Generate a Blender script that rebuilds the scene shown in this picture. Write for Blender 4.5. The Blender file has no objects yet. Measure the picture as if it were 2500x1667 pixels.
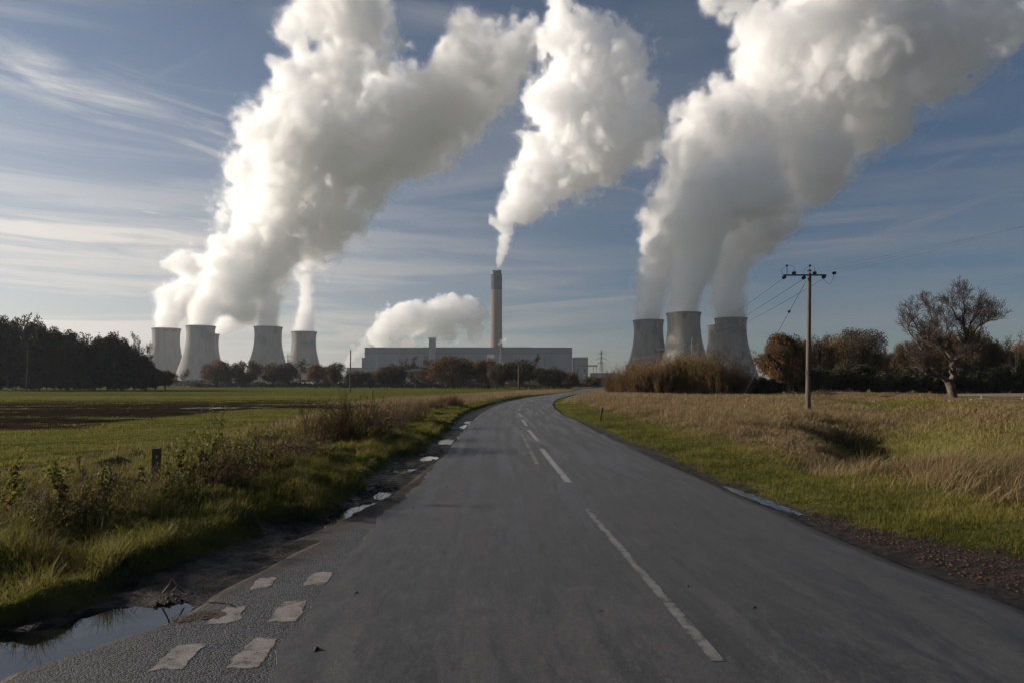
import bpy, math, random
import numpy as np
from mathutils import Vector
try:
    import openvdb as vdb
except ImportError:
    import pyopenvdb as vdb

# ------------------------------------------------------------------ camera, sky, sun, exposure
SC = bpy.context.scene
PITCH = math.atan((936.0 - 833.5) / 1667.0)
CAM_H = 1.75
cam = bpy.data.objects.new('camera', bpy.data.cameras.new('camera'))
SC.collection.objects.link(cam)
cam.location = (0, 0, CAM_H)
cam.rotation_euler = (math.pi / 2 + PITCH, 0, 0)
cam.data.sensor_width = 36.0
cam.data.lens = 24.0
cam.data.clip_start = 0.1
cam.data.clip_end = 30000
SC.camera = cam

SUN_EL, SUN_AZ = math.radians(17), math.radians(-76)      # azimuth measured from +Y, negative to the left
SUN_STRENGTH, SKY_STRENGTH = 5.0, 0.05
sun = bpy.data.objects.new('sun', bpy.data.lights.new('sun', 'SUN'))
SC.collection.objects.link(sun)
sun.data.energy = SUN_STRENGTH
sun.data.angle = math.radians(0.5)
sun.data.color = (1.0, 0.89, 0.76)
sdir = Vector((math.sin(SUN_AZ) * math.cos(SUN_EL), math.cos(SUN_AZ) * math.cos(SUN_EL), math.sin(SUN_EL)))
sun.rotation_euler = sdir.to_track_quat('Z', 'Y').to_euler()

SC.view_settings.view_transform = 'Standard'
SC.view_settings.look = 'None'
SC.view_settings.exposure = 0.7
SC.view_settings.gamma = 1
cy = SC.cycles
cy.use_denoising = True
cy.use_adaptive_sampling = True
cy.adaptive_threshold = 0.02
cy.max_bounces = 20
cy.diffuse_bounces = 3
cy.glossy_bounces = 3
cy.transmission_bounces = 3
cy.volume_bounces = 16
cy.transparent_max_bounces = 256
cy.sample_clamp_indirect = 6
cy.caustics_reflective = False
cy.caustics_refractive = False


class NT:
    """small helper to write node trees"""
    def __init__(s, tree):
        s.t = tree
    def n(s, typ, **kw):
        nd = s.t.nodes.new(typ)
        for k, v in kw.items():
            if k == 'ins':
                for a, b in v.items():
                    s.put(nd, a, b)
            else:
                setattr(nd, k, v)
        return nd
    def put(s, nd, key, val):
        sock = nd.inputs[key]
        if isinstance(val, bpy.types.NodeSocket):
            s.t.links.new(val, sock)
        elif isinstance(val, (tuple, list)) and sock.type == 'RGBA' and len(val) == 3:
            sock.default_value = (*val, 1)
        else:
            sock.default_value = val
    def math(s, op, a, b=0.0, c=None, clamp=False):
        nd = s.n('ShaderNodeMath', operation=op, use_clamp=clamp)
        s.put(nd, 0, a); s.put(nd, 1, b)
        if c is not None: s.put(nd, 2, c)
        return nd.outputs[0]
    def mix(s, f, a, b, mode='MIX'):
        nd = s.n('ShaderNodeMix', data_type='RGBA', blend_type=mode)
        s.put(nd, 0, f); s.put(nd, 6, a); s.put(nd, 7, b)
        return nd.outputs[2]
    def noise(s, vec, scale, detail=4, rough=0.55, dist=0.0):
        nd = s.n('ShaderNodeTexNoise', ins={'Scale': scale, 'Detail': detail, 'Roughness': rough, 'Distortion': dist})
        if vec is not None: s.put(nd, 'Vector', vec)
        return nd.outputs[0]
    def ramp(s, f, lo, hi, a=0.0, b=1.0, smooth=True):
        nd = s.n('ShaderNodeMapRange', interpolation_type='SMOOTHSTEP' if smooth else 'LINEAR')
        for k, v in zip(range(5), (f, lo, hi, a, b)): s.put(nd, k, v)
        return nd.outputs[0]
    def vmul(s, v, xyz):
        nd = s.n('ShaderNodeVectorMath', operation='MULTIPLY')
        s.put(nd, 0, v); nd.inputs[1].default_value = xyz
        return nd.outputs[0]
    def attr(s, name):
        return s.n('ShaderNodeAttribute', attribute_name=name)


world = bpy.data.worlds.new('World')
SC.world = world
world.use_nodes = True
wt = NT(world.node_tree)
world.node_tree.nodes.clear()
sky = wt.n('ShaderNodeTexSky', sky_type='NISHITA', sun_disc=False, sun_elevation=SUN_EL, sun_rotation=SUN_AZ,
           altitude=50, air_density=1.0, dust_density=0.15, ozone_density=4.0)
gen = wt.n('ShaderNodeTexCoord').outputs['Generated']
sep = wt.n('ShaderNodeSeparateXYZ', ins={0: gen})
zc = wt.math('MAXIMUM', sep.outputs[2], 0.0)
zz = wt.math('ADD', zc, 0.09)
# cirrus lies on a high flat layer: look the noise up where the view ray meets that layer
cx = wt.math('DIVIDE', sep.outputs[0], zz)
cyy = wt.math('DIVIDE', sep.outputs[1], zz)
lay = wt.n('ShaderNodeCombineXYZ', ins={0: cx, 1: cyy, 2: 0.0}).outputs[0]
def streaks(angle, sx, sy, scale, det, seed, dist=0.3):
    m = wt.n('ShaderNodeMapping', ins={'Vector': lay})
    m.inputs['Rotation'].default_value = (0, 0, angle)
    m.inputs['Location'].default_value = (seed, seed * 0.7, 0)
    v = wt.vmul(m.outputs[0], (sx, sy, 1))
    return wt.noise(v, scale, det, 0.55, dist)
s1 = streaks(math.radians(28), 0.22, 1.5, 0.75, 9, 3.1, 0.9)
s2 = streaks(math.radians(-24), 0.25, 1.7, 0.95, 9, 11.7, 0.8)
big = wt.noise(lay, 0.33, 3, 0.5, 0.0)
c1 = wt.ramp(s1, 0.47, 0.66)
c2 = wt.ramp(s2, 0.49, 0.70)
bigm = wt.ramp(big, 0.40, 0.62)
cir = wt.math('MULTIPLY', wt.math('MAXIMUM', c1, c2), wt.ramp(big, 0.36, 0.60, 0.25, 1.0))
def band(pa, pb, wd, strength, seed, soft=0.35):
    """one long cirrus streak on the cloud layer between two sky directions"""
    def on(px, py):
        u, v = (px - 1250.0) / 1667.0, (833.5 - py) / 1667.0; c, s = math.cos(PITCH), math.sin(PITCH)
        d = np.array([u, c - v * s, s + v * c]); d /= np.linalg.norm(d); return d[:2] / (d[2] + 0.09)
    a, b = on(*pa), on(*pb); L = float(np.linalg.norm(b - a)); t_ = (b - a) / L; n_ = np.array([-t_[1], t_[0]])
    def dot(v, off):
        nd = wt.n('ShaderNodeVectorMath', operation='DOT_PRODUCT'); wt.put(nd, 0, lay); nd.inputs[1].default_value = (float(v[0]), float(v[1]), 0); return wt.math('SUBTRACT', nd.outputs['Value'], float(off))
    al = wt.math('DIVIDE', dot(t_, t_ @ a), L); ac = dot(n_, n_ @ a)
    cv = wt.n('ShaderNodeCombineXYZ', ins={0: wt.math('MULTIPLY', al, L * 0.55), 1: wt.math('MULTIPLY', ac, 1.7), 2: seed}).outputs[0]
    nz = wt.noise(cv, 1.6, 9, 0.62, 1.1)
    wob = wt.math('ADD', ac, wt.math('MULTIPLY', wt.math('SUBTRACT', nz, 0.5), wd * 1.6))
    m = wt.ramp(wt.math('ABSOLUTE', wob), 0.0, wd, 1.0, 0.0)
    m = wt.math('MULTIPLY', m, wt.math('MULTIPLY', wt.ramp(al, -0.15, 0.1), wt.ramp(al, 0.8, 1.15, 1.0, 0.0)))
    return wt.math('MULTIPLY', m, wt.math('MULTIPLY', wt.ramp(nz, soft, 0.66), strength))
bands = [band((-60, 130), (640, 420), 0.24, 0.95, 1.0), band((250, 170), (620, 320), 0.10, 0.5, 4.0), band((-100, 590), (520, 650), 1.3, 1.0, 7.0, .15),
         band((2150, 470), (2600, 280), 0.10, 0.55, 9.0), band((2000, 640), (2600, 420), 0.22, 0.5, 12.0), band((880, 560), (1300, 620), 0.30, 0.45, 15.0), band((700, 40), (1500, 100), 0.10, 0.3, 18.0)]
allb = bands[0]
for b_ in bands[1:]: allb = wt.math('MAXIMUM', allb, b_)
# a low milky veil, thicker towards the sun (left) and near the horizon
lowveil = wt.ramp(sep.outputs[2], 0.05, 0.40, 1.0, 0.0)
lown = wt.noise(wt.vmul(gen, (1.6, 1.6, 22)), 1.6, 5, 0.6, 0.6)
lowm = wt.math('MULTIPLY', lowveil, wt.ramp(lown, 0.36, 0.62, 0.55, 1.0))
sunv = wt.n('ShaderNodeVectorMath', operation='DOT_PRODUCT'); wt.put(sunv, 0, gen); sunv.inputs[1].default_value = tuple(sdir)
toward = wt.ramp(sunv.outputs['Value'], -0.1, 0.95, 0.0, 1.0)
cover = wt.math('MAXIMUM', wt.math('MAXIMUM', allb, wt.math('MULTIPLY', cir, 0.66)), wt.math('MULTIPLY', lowm, wt.math('ADD', wt.math('MULTIPLY', toward, 0.75), 0.50)), clamp=True)
ccol = wt.mix(toward, (3.0, 2.85, 3.0), (9.4, 8.7, 7.8))
skycol = wt.n('ShaderNodeHueSaturation', ins={'Saturation': 1.5, 'Value': 0.54, 'Color': sky.outputs[0]}).outputs[0]
fin = wt.mix(cover, skycol, ccol)
bg = wt.n('ShaderNodeBackground', ins={'Color': fin, 'Strength': SKY_STRENGTH})
wo = wt.n('ShaderNodeOutputWorld', ins={'Surface': bg.outputs[0]})

# ------------------------------------------------------------------ where things stand (read once off the photograph, 2500 x 1667)
FX = 1667.0
def ray(px, py):
    u, v = (px - 1250.0) / FX, (833.5 - py) / FX
    c, s = math.cos(PITCH), math.sin(PITCH)
    return np.array([u, c - v * s, s + v * c])
def ground(px, py, z=0.0):
    d = ray(px, py); t = (z - CAM_H) / d[2]
    return np.array([d[0] * t, d[1] * t])
def at(px, py, depth):
    d = ray(px, py); t = depth / d[1]
    return np.array([d[0] * t, depth, CAM_H + d[2] * t])

# ------------------------------------------------------------------ objects
def tag(o, label=None, cat=None, group=None, kind=None):
    if label: o['label'] = label
    if cat: o['category'] = cat
    if group: o['group'] = group
    if kind: o['kind'] = kind
    return o
def empty(name, loc=(0, 0, 0), rz=0.0, s=1.0):
    o = bpy.data.objects.new(name, None)
    SC.collection.objects.link(o)
    o.location = loc; o.rotation_euler = (0, 0, rz); o.scale = (s, s, s)
    o.empty_display_size = 0.2
    return o
def copy_tree(o, parent=None):
    c = o.copy(); SC.collection.objects.link(c)
    if parent: c.parent = parent
    for ch in list(o.children): copy_tree(ch, c)
    return c
def mesh_np(name, V, F, mat=None, parent=None, attrs=None, smooth=False, loc=None):
    """V (n,3); F (m,k) array of one size, or a list of such arrays"""
    me = bpy.data.meshes.new(name)
    Fs = F if isinstance(F, list) else [F]
    Fs = [np.asarray(f, dtype=np.int32) for f in Fs if len(f)]
    me.vertices.add(len(V)); me.vertices.foreach_set('co', np.asarray(V, dtype=np.float32).ravel())
    loops = np.concatenate([f.ravel() for f in Fs])
    tot = np.concatenate([np.full(len(f), f.shape[1], dtype=np.int32) for f in Fs])
    st = np.concatenate([[0], np.cumsum(tot)[:-1]]).astype(np.int32)
    me.loops.add(len(loops)); me.loops.foreach_set('vertex_index', loops)
    me.polygons.add(len(tot)); me.polygons.foreach_set('loop_start', st)
    me.polygons.foreach_set('use_smooth', np.full(len(tot), bool(smooth)))
    me.update(calc_edges=True)
    if attrs:
        for k, a in attrs.items():
            if a.ndim == 1:
                at_ = me.attributes.new(k, 'FLOAT', 'POINT'); at_.data.foreach_set('value', a.astype(np.float32))
            else:
                at_ = me.attributes.new(k, 'FLOAT_COLOR', 'POINT')
                b = np.ones((len(a), 4), dtype=np.float32); b[:, :3] = a; at_.data.foreach_set('color', b.ravel())
    if mat: me.materials.append(mat)
    o = bpy.data.objects.new(name, me); SC.collection.objects.link(o)
    if parent: o.parent = parent
    if loc is not None: o.location = loc
    return o
class MB:
    """collects shapes that become ONE mesh"""
    def __init__(s): s.v = []; s.f3 = []; s.f4 = []; s.n = 0
    def add(s, V, F4=None, F3=None):
        V = np.asarray(V, dtype=float)
        s.v.append(V)
        if F4 is not None and len(F4): s.f4.append(np.asarray(F4) + s.n)
        if F3 is not None and len(F3): s.f3.append(np.asarray(F3) + s.n)
        s.n += len(V); return s
    def box(s, x0, x1, y0, y1, z0, z1):
        V = [(x, y, z) for z in (z0, z1) for y in (y0, y1) for x in (x0, x1)]
        return s.add(V, [(0, 2, 3, 1), (4, 5, 7, 6), (0, 1, 5, 4), (2, 6, 7, 3), (0, 4, 6, 2), (1, 3, 7, 5)])
    def tube(s, pts, rad, k=6, cap=True):
        P = np.asarray(pts, dtype=float); n = len(P)
        R = np.full(n, rad) if np.isscalar(rad) else np.asarray(rad, dtype=float)
        T = np.gradient(P, axis=0); T /= np.linalg.norm(T, axis=1)[:, None] + 1e-12
        a = np.array([0, 0, 1.0]) if abs(T[0, 2]) < 0.9 else np.array([1.0, 0, 0])
        A = np.cross(T, a); A /= np.linalg.norm(A, axis=1)[:, None] + 1e-12
        B = np.cross(T, A)
        th = np.arange(k) * 2 * math.pi / k
        V = P[:, None] + R[:, None, None] * (np.cos(th)[None, :, None] * A[:, None] + np.sin(th)[None, :, None] * B[:, None])
        V = V.reshape(-1, 3)
        i, j = np.meshgrid(np.arange(n - 1), np.arange(k), indexing='ij')
        q = np.stack([i * k + j, i * k + (j + 1) % k, (i + 1) * k + (j + 1) % k, (i + 1) * k + j], -1).reshape(-1, 4)
        s.add(V, q)
        if cap:
            for ring, c in ((0, P[0]), (n - 1, P[-1])):
                b = [V[ring * k + jj] for jj in range(k)] + [c]
                tri = [(jj, (jj + 1) % k, k) if ring else ((jj + 1) % k, jj, k) for jj in range(k)]
                s.add(b, None, tri)
        return s
    def bar(s, a, b, w):
        return s.tube([a, b], w, 4)
    def lathe(s, prof, k=48, c=(0, 0)):
        prof = np.asarray(prof, dtype=float); n = len(prof)
        th = np.arange(k) * 2 * math.pi / k
        V = np.stack([c[0] + prof[:, 0:1] * np.cos(th), c[1] + prof[:, 0:1] * np.sin(th), np.repeat(prof[:, 1:2], k, 1)], -1).reshape(-1, 3)
        i, j = np.meshgrid(np.arange(n - 1), np.arange(k), indexing='ij')
        q = np.stack([i * k + j, i * k + (j + 1) % k, (i + 1) * k + (j + 1) % k, (i + 1) * k + j], -1).reshape(-1, 4)
        return s.add(V, q)
    def build(s, name, mat=None, parent=None, smooth=False, loc=None):
        F = []
        if s.f4: F.append(np.concatenate(s.f4))
        if s.f3: F.append(np.concatenate(s.f3))
        return mesh_np(name, np.concatenate(s.v), F, mat, parent, smooth=smooth, loc=loc)

def material(name, base=(0.5, 0.5, 0.5), rough=0.8, fn=None, spec=0.3, metallic=0.0, trans=0.0):
    m = bpy.data.materials.new(name); m.use_nodes = True
    t = NT(m.node_tree); b = m.node_tree.nodes['Principled BSDF']
    b.inputs['Base Color'].default_value = (*base, 1)
    b.inputs['Roughness'].default_value = rough
    b.inputs['Specular IOR Level'].default_value = spec
    b.inputs['Metallic'].default_value = metallic
    if fn: fn(t, b)
    return m
def noisy(a, b, scale, lo=0.35, hi=0.65, coord='Object', stretch=(1, 1, 1), bump=0.0, bscale=None, bdist=0.1):
    def fn(t, p):
        v = t.vmul(t.n('ShaderNodeTexCoord').outputs[coord], stretch)
        f = t.ramp(t.noise(v, scale, 6, 0.6), lo, hi)
        t.put(p, 'Base Color', t.mix(f, a, b))
        if bump:
            bn = t.n('ShaderNodeBump', ins={'Strength': bump, 'Distance': bdist, 'Height': t.noise(v, bscale or scale * 4, 6, 0.6)})
            t.put(p, 'Normal', bn.outputs[0])
    return fn

# lattice noise on numpy grids ------------------------------------------------
def lat1(n, lo, vox, s):
    c = (lo + np.arange(n) * vox) / s
    c = c - math.floor(c.min()); i = np.floor(c).astype(int); f = c - i
    return i, (f * f * (3 - 2 * f)).astype(np.float32)
def vnoise3(shape, org, vox, s, rng):
    ax = [lat1(shape[k], org[k], vox, s) for k in range(3)]
    L = rng.uniform(-1, 1, [a[0].max() + 2 for a in ax]).astype(np.float32)
    i, f = ax[2]; L = L[:, :, i] * (1 - f) + L[:, :, i + 1] * f
    i, f = ax[1]; f = f[None, :, None]; L = L[:, i] * (1 - f) + L[:, i + 1] * f
    i, f = ax[0]; f = f[:, None, None]; return L[i] * (1 - f) + L[i + 1] * f
def pnoise(x, y, s, seed):
    """value noise at scattered points"""
    x = np.asarray(x, dtype=float) / s + 1000.37 + seed * 17.3; y = np.asarray(y, dtype=float) / s + 1000.91 + seed * 9.7
    i = np.floor(x).astype(np.int64); j = np.floor(y).astype(np.int64); f = x - i; g = y - j
    f = f * f * (3 - 2 * f); g = g * g * (3 - 2 * g)
    def h(a, b):
        k = (a * 374761393 + b * 668265263 + seed * 1442695041) & 0xffffffff
        k = ((k ^ (k >> 13)) * 1274126177) & 0xffffffff
        return ((k ^ (k >> 16)) & 0xffff) / 32767.5 - 1
    return (h(i, j) * (1 - f) + h(i + 1, j) * f) * (1 - g) + (h(i, j + 1) * (1 - f) + h(i + 1, j + 1) * f) * g
def fbm(x, y, s, seed, oct=4, gain=0.5):
    r = 0; a = 1; t = 0
    for k in range(oct):
        r = r + a * pnoise(x, y, s / 2 ** k, seed + k); t += a; a *= gain
    return r / t
def sstep(x, a, b):
    t = np.clip((x - a) / (b - a), 0, 1); return t * t * (3 - 2 * t)
# ------------------------------------------------------------------ the power station
def tower_mat_fn(t, p):
    co = t.n('ShaderNodeTexCoord').outputs['Object']
    oi = t.n('ShaderNodeObjectInfo').outputs['Random']
    sh = t.n('ShaderNodeVectorMath', operation='ADD'); t.put(sh, 0, co)
    cb = t.n('ShaderNodeCombineXYZ', ins={0: t.math('MULTIPLY', oi, 900.0), 1: 0.0, 2: t.math('MULTIPLY', oi, 300.0)})
    t.put(sh, 1, cb.outputs[0]); v = sh.outputs[0]
    st = t.ramp(t.noise(t.vmul(v, (1, 1, 0.10)), 0.11, 6, 0.6), 0.35, 0.7)          # rain streaks
    col = t.mix(st, (0.21, 0.195, 0.172), (0.14, 0.132, 0.12))
    z = t.n('ShaderNodeSeparateXYZ', ins={0: co}).outputs[2]
    top = t.ramp(z, 66.0, 96.0)
    pt = t.ramp(t.noise(t.vmul(v, (1, 1, 0.55)), 0.035, 3, 0.45), 0.50, 0.58)
    col = t.mix(t.math('MULTIPLY', t.math('MULTIPLY', top, pt), 0.8), col, (0.075, 0.075, 0.077))
    band = t.n('ShaderNodeTexWave', wave_type='BANDS', bands_direction='Z', ins={'Vector': co, 'Scale': 0.16, 'Distortion': 0.0})
    col = t.mix(t.math('MULTIPLY', band.outputs[1], 0.10), col, (0.18, 0.17, 0.15))
    t.put(p, 'Base Color', col)
M_TOWER = material('weathered_concrete', rough=0.9, fn=tower_mat_fn)
M_RIM = material('dark_concrete', (0.14, 0.14, 0.14), 0.9, noisy((0.12, 0.12, 0.12), (0.18, 0.175, 0.17), 0.2))
M_INSIDE = material('sooty_concrete', (0.08, 0.08, 0.08), 0.9)
PROF = [(46, 6), (43.5, 14), (40.5, 22), (37.8, 30), (35.2, 38), (32.6, 47), (30.2, 56), (28.0, 66), (26.3, 76), (25.4, 86), (25.2, 94), (25.5, 102), (26.3, 109.2)]
tw = empty('cooling_tower')
g = MB(); g.lathe(PROF, 72); g.lathe([(r - 0.9, z) for r, z in PROF[::-1]], 72)
g.build('shell', M_TOWER, tw, smooth=True)
g = MB(); g.lathe([(25.6, 109.2), (27.1, 109.4), (27.3, 112), (26.0, 112), (25.4, 109.2)], 72); g.build('rim', M_RIM, tw)
g = MB()
for k in range(36):
    a, b = 2 * math.pi * k / 36, 2 * math.pi * (k + 0.5) / 36
    for c in (b, a + a - b):
        g.bar((47.5 * math.cos(a), 47.5 * math.sin(a), 0), (45.4 * math.cos(c), 45.4 * math.sin(c), 6.3), 0.5)
g.build('leg_ring', M_RIM, tw)
g = MB(); g.lathe([(49, -0.5), (49, 1.2), (48, 1.2), (48, -0.5)], 72); g.build('basin', M_RIM, tw)
TOWERS = [(406, 802, 'leftmost cooling tower, pale and hazy, steam leaning right off its rim'),
          (490, 796, 'cooling tower second from the left, largest of the left cluster, thin sunlit left edge'),
          (504, 815, 'cooling tower mostly hidden right behind the second from the left'),
          (655, 798, 'cooling tower under the tall straight steam column, fourth of the left cluster'),
          (742, 810, 'shortest looking cooling tower at the right end of the left cluster'),
          (1583, 782, 'shaded cooling tower left of the sunlit one in the right cluster'),
          (1669, 764, 'tallest looking cooling tower with a warm sunlit left flank'),
          (1679, 806, 'cooling tower peeping out behind the right edge of the sunlit one'),
          (1761, 794, 'cooling tower partly hidden behind the stained one on the far right'),
          (1784, 777, 'rightmost cooling tower with a broad dark stain below its rim')]
T_AT = []
for i, (px, py, lab) in enumerate(TOWERS):
    o = tw if i == 0 else copy_tree(tw)
    d = (112.0 - CAM_H) * FX / (936 - py)
    P = at(px, py, d); o.location = (P[0], P[1], 0); o.rotation_euler.z = i * 1.3
    tag(o, lab, 'cooling tower', 'cooling towers of the power station')
    T_AT.append((P[0], P[1]))

# chimney
P = at(1212, 659, 1548)
ch = tag(empty('chimney', (P[0], P[1], 0)), 'very tall chimney with a dark top band rising behind the long grey hall', 'chimney')
M_SHAFT = material('chimney_concrete', rough=0.9, fn=noisy((0.165, 0.122, 0.095), (0.125, 0.095, 0.076), 0.05, stretch=(1, 1, 0.15)))
M_BAND = material('chimney_band_paint', rough=0.8, fn=noisy((0.020, 0.022, 0.028), (0.034, 0.036, 0.042), 0.1))
M_FLUE = material('flue_lining', (0.3, 0.27, 0.23), 0.9)
g = MB(); g.lathe([(14.2, 0), (13.6, 60), (13.1, 130), (12.8, 214)], 56); g.build('shaft', M_SHAFT, ch, smooth=True)
g = MB(); g.lathe([(12.8, 214), (13.0, 214.2), (12.9, 249.5), (0, 249.6)], 56); g.build('band', M_BAND, ch)
for (fx, fy) in ((-6.4, -2.5), (0.4, 5.8), (6.2, -3.0)):
    g = MB(); g.lathe([(4.9, 249.4), (4.9, 259), (4.2, 259), (4.2, 252)], 28, (fx, fy)); g.build('flue', M_BAND if fx != -6.4 else M_FLUE, ch)

# long hall
DH = 1440.0
def hx(px): return (px - 1250) / FX * DH
def hz(py): return CAM_H + (936 - py) / FX * DH
def clad(name, c1, c2, stretch=(1, 1, 0.05)):
    return material(name, c1, 0.6, noisy(c1, c2, 0.03, 0.3, 0.7, stretch=stretch))
M_CL = clad('pale_cladding', (0.125, 0.150, 0.188), (0.15, 0.178, 0.215))
M_CU = clad('upper_cladding', (0.10, 0.118, 0.15), (0.12, 0.138, 0.17))
M_DK = clad('dark_trim', (0.07, 0.08, 0.10), (0.09, 0.10, 0.12))
M_BLD = clad('tan_cladding', (0.20, 0.19, 0.17), (0.24, 0.23, 0.205))
hall = tag(empty('boiler_hall', (hx(1144), DH, 0)), 'long blue grey clad hall behind the tree line, under the tall chimney', 'industrial hall')
X0, X1 = hx(890) - hx(1144), hx(1397) - hx(1144)
g = MB(); g.box(X0, X1, 0, 90, 0, hz(863.5)); g.build('wall', M_CL, hall)
g = MB(); g.box(X0 - 0.5, X1 + 0.5, -0.6, 90.6, hz(863.5), hz(861)); g.box(X0 - 0.8, X1 + 0.8, -1.2, 91, hz(849) , hz(848)); g.build('dark_band', M_DK, hall)
g = MB(); g.box(X0, X1, -0.2, 90, hz(861), hz(849)); g.build('upper_wall', M_CU, hall)
for (a, b, h0) in ((905, 940, 846.6), (1030, 1180, 846.8), (1215, 1300, 846.4), (1310, 1380, 847.0)):
    g = MB(); g.box(hx(a) - hx(1144), hx(b) - hx(1144), 12, 70, hz(848), hz(h0)); g.build('roof_vent', M_DK, hall)
for a in (1036, 1066, 1132, 1144, 1250, 1330):
    g = MB(); g.box(hx(a) - hx(1144) - 0.6, hx(a) - hx(1144) + 0.6, -0.8, 0, 0, hz(864)); g.build('vertical_joint', M_DK, hall)
rs = random.Random(5)
for k in range(46):
    u = X0 + 8 + (X1 - X0 - 16) * k / 45
    if rs.random() < 0.8:
        g = MB(); g.box(u - 1.6, u + 1.6, -0.5, 0, 20, 23); g.build('louvre', M_DK, hall)
g = MB(); g.box(hx(1035) - hx(1144), hx(1063) - hx(1144), -9, -0.3, 0, hz(868)); g.build('stair_block', M_DK, hall)
for (n, px0, px1, py, yy, dep, m, lab) in (
        ('annexe', 882, 889.4, 874, DH + 5, 60, M_CL, 'narrow lower annexe against the left end of the long hall'),
        ('pump_house', 862, 925, 898, DH - 60, 40, M_CU, 'low flat roofed building in front of the left end of the hall'),
        ('switch_house', 1404, 1437, 873, DH + 10, 50, M_BLD, 'tan block beside the right end of the long hall'),
        ('store_building', 1320, 1380, 900, DH - 50, 36, M_CU, 'low blue grey shed before the right end of the long hall'),
        ('coal_shed', 1440, 1500, 911, DH - 40, 45, M_DK, 'long dark low shed near the lattice pylon right of the hall')):
    b = tag(empty(n, (hx((px0 + px1) / 2), yy, 0)), lab, 'building')
    w = (px1 - px0) / 2 / FX * yy; H = CAM_H + (936 - py) / FX * yy
    g = MB(); g.box(-w, w, 0, dep, 0, H); g.build('wall', m, b)
    g = MB(); g.box(-w - 0.6, w + 0.6, -0.6, dep + 0.6, H, H + 1.1); g.build('roof', M_DK, b)
    for k in range(max(2, int(w / 7))):
        u = -w + (k + 0.5) * 2 * w / max(2, int(w / 7))
        g = MB(); g.box(u - 2, u + 2, -0.25, 0, H * 0.45, H * 0.6); g.build('window', M_INSIDE, b)
# silo stack beside the hall
sx = tag(empty('vent_stack', (hx(1056), DH - 4, 0)), 'short square stack with a pale sunlit-toned cap rising from the middle of the hall', 'stack')
g = MB(); g.box(-7, 7, -7, 2, 0, hz(829)); g.build('shaft', clad('stack_cladding', (0.19, 0.21, 0.235), (0.22, 0.24, 0.27)), sx)
g = MB(); g.box(-7.6, 7.6, -7.6, 2.6, hz(829), hz(824.5)); g.build('cap', clad('stack_cap_lit_tone', (0.42, 0.41, 0.38), (0.5, 0.48, 0.44)), sx)  # cap far paler than the shaft: its sunlit look is put into the colour
# conveyor gantry
cg = tag(empty('conveyor_gantry', (hx(1440), DH - 30, 0)), 'dark steel gantry frame standing against the tan block', 'gantry')
g = MB(); g.box(-30, 12, -2, 2, hz(895), hz(892)); g.build('deck', M_DK, cg)
for u in (-28, -10, 4, 10):
    g = MB(); g.bar((u, 0, 0), (u, 0, hz(895)), 0.5); g.build('leg', M_DK, cg)

# lattice pylons
M_STEEL = material('galvanised_steel', (0.16, 0.165, 0.17), 0.6, metallic=0.4)
def pylon():
    root = empty('lattice_pylon')
    H = 50.0
    def hw(z): return 4.2 * (1 - z / 34) + 0.95 * (z / 34) if z < 34 else 0.95 - 0.75 * (z - 34) / 16
    zs = [0, 7, 13, 18.5, 23.5, 28, 31.5, 34.5, 37.5, 40.5, 43.5, 46.5, H]
    g = MB(); w = 0.17
    for i in range(len(zs) - 1):
        a, b = hw(zs[i]), hw(zs[i + 1])
        ca = [(-a, -a, zs[i]), (a, -a, zs[i]), (a, a, zs[i]), (-a, a, zs[i])]
        cb = [(-b, -b, zs[i + 1]), (b, -b, zs[i + 1]), (b, b, zs[i + 1]), (-b, b, zs[i + 1])]
        for k in range(4):
            g.bar(ca[k], cb[k], w * 1.2); g.bar(ca[k], cb[(k + 1) % 4], w * .7); g.bar(ca[(k + 1) % 4], cb[k], w * .7); g.bar(cb[k], cb[(k + 1) % 4], w * .7)
    g.build('mast', M_STEEL, root)
    for z, L in ((30.5, 7.0), (37.5, 9.0), (44.5, 6.2)):
        g = MB()
        for s in (-1, 1):
            for y in (-0.7, 0.7):
                g.bar((0, y, z), (s * L, 0, z), w); g.bar((0, y, z + 2.0), (s * L, 0, z), w * .8)
            for q in (0.3, 0.6): g.bar((s * L * q, 0, z), (s * L * q * .8, 0, z + 2.0 * (1 - q)), w * .6)
        ar = g.build('cross_arm', M_STEEL, root)
        for s in (-1, 1):
            g = MB(); g.tube([(s * L, 0, z), (s * L, 0, z - 2.2)], 0.22, 6); g.build('insulator_string', M_STEEL, ar)
    return root
py0 = pylon()
PY = [(1468, 854, 0.5, 'lattice pylon standing clear against the sky right of the hall'),
      (1223, 838, 0.1, 'lattice pylon in front of the hall, just right of the tall chimney'),
      (920, 866, 0.2, 'lattice pylon in front of the left end of the hall'),
      (1690, 824, 0.1, 'lattice pylon before the sunlit cooling tower'),
      (703, 862, 0.4, 'lattice pylon between the two right cooling towers of the left cluster')]
for i, (px, py, rz, lab) in enumerate(PY):
    o = py0 if i == 0 else copy_tree(py0)
    d = 48.2 * FX / (936 - py); q = at(px, py, d); o.location = (q[0], q[1], 0); o.rotation_euler.z = rz
    tag(o, lab, 'pylon', 'lattice pylons around the power station')
def wire(name, a, b, sag, r, label, group=None, n=24, mat=None):
    a, b = np.array(a, float), np.array(b, float); u = np.linspace(0, 1, n)[:, None]
    p = a + (b - a) * u; p[:, 2] -= 4 * sag * (u * (1 - u))[:, 0]
    g = MB(); g.tube(p, r, 4)
    return tag(g.build(name, mat or M_STEEL), label, 'power line', group)
q0 = PY[0]; 
def ptop(k): o = (py0 if k == 0 else bpy.data.objects['lattice_pylon.%03d' % k]); return np.array(o.location)
A, B = ptop(0), ptop(3)
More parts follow.
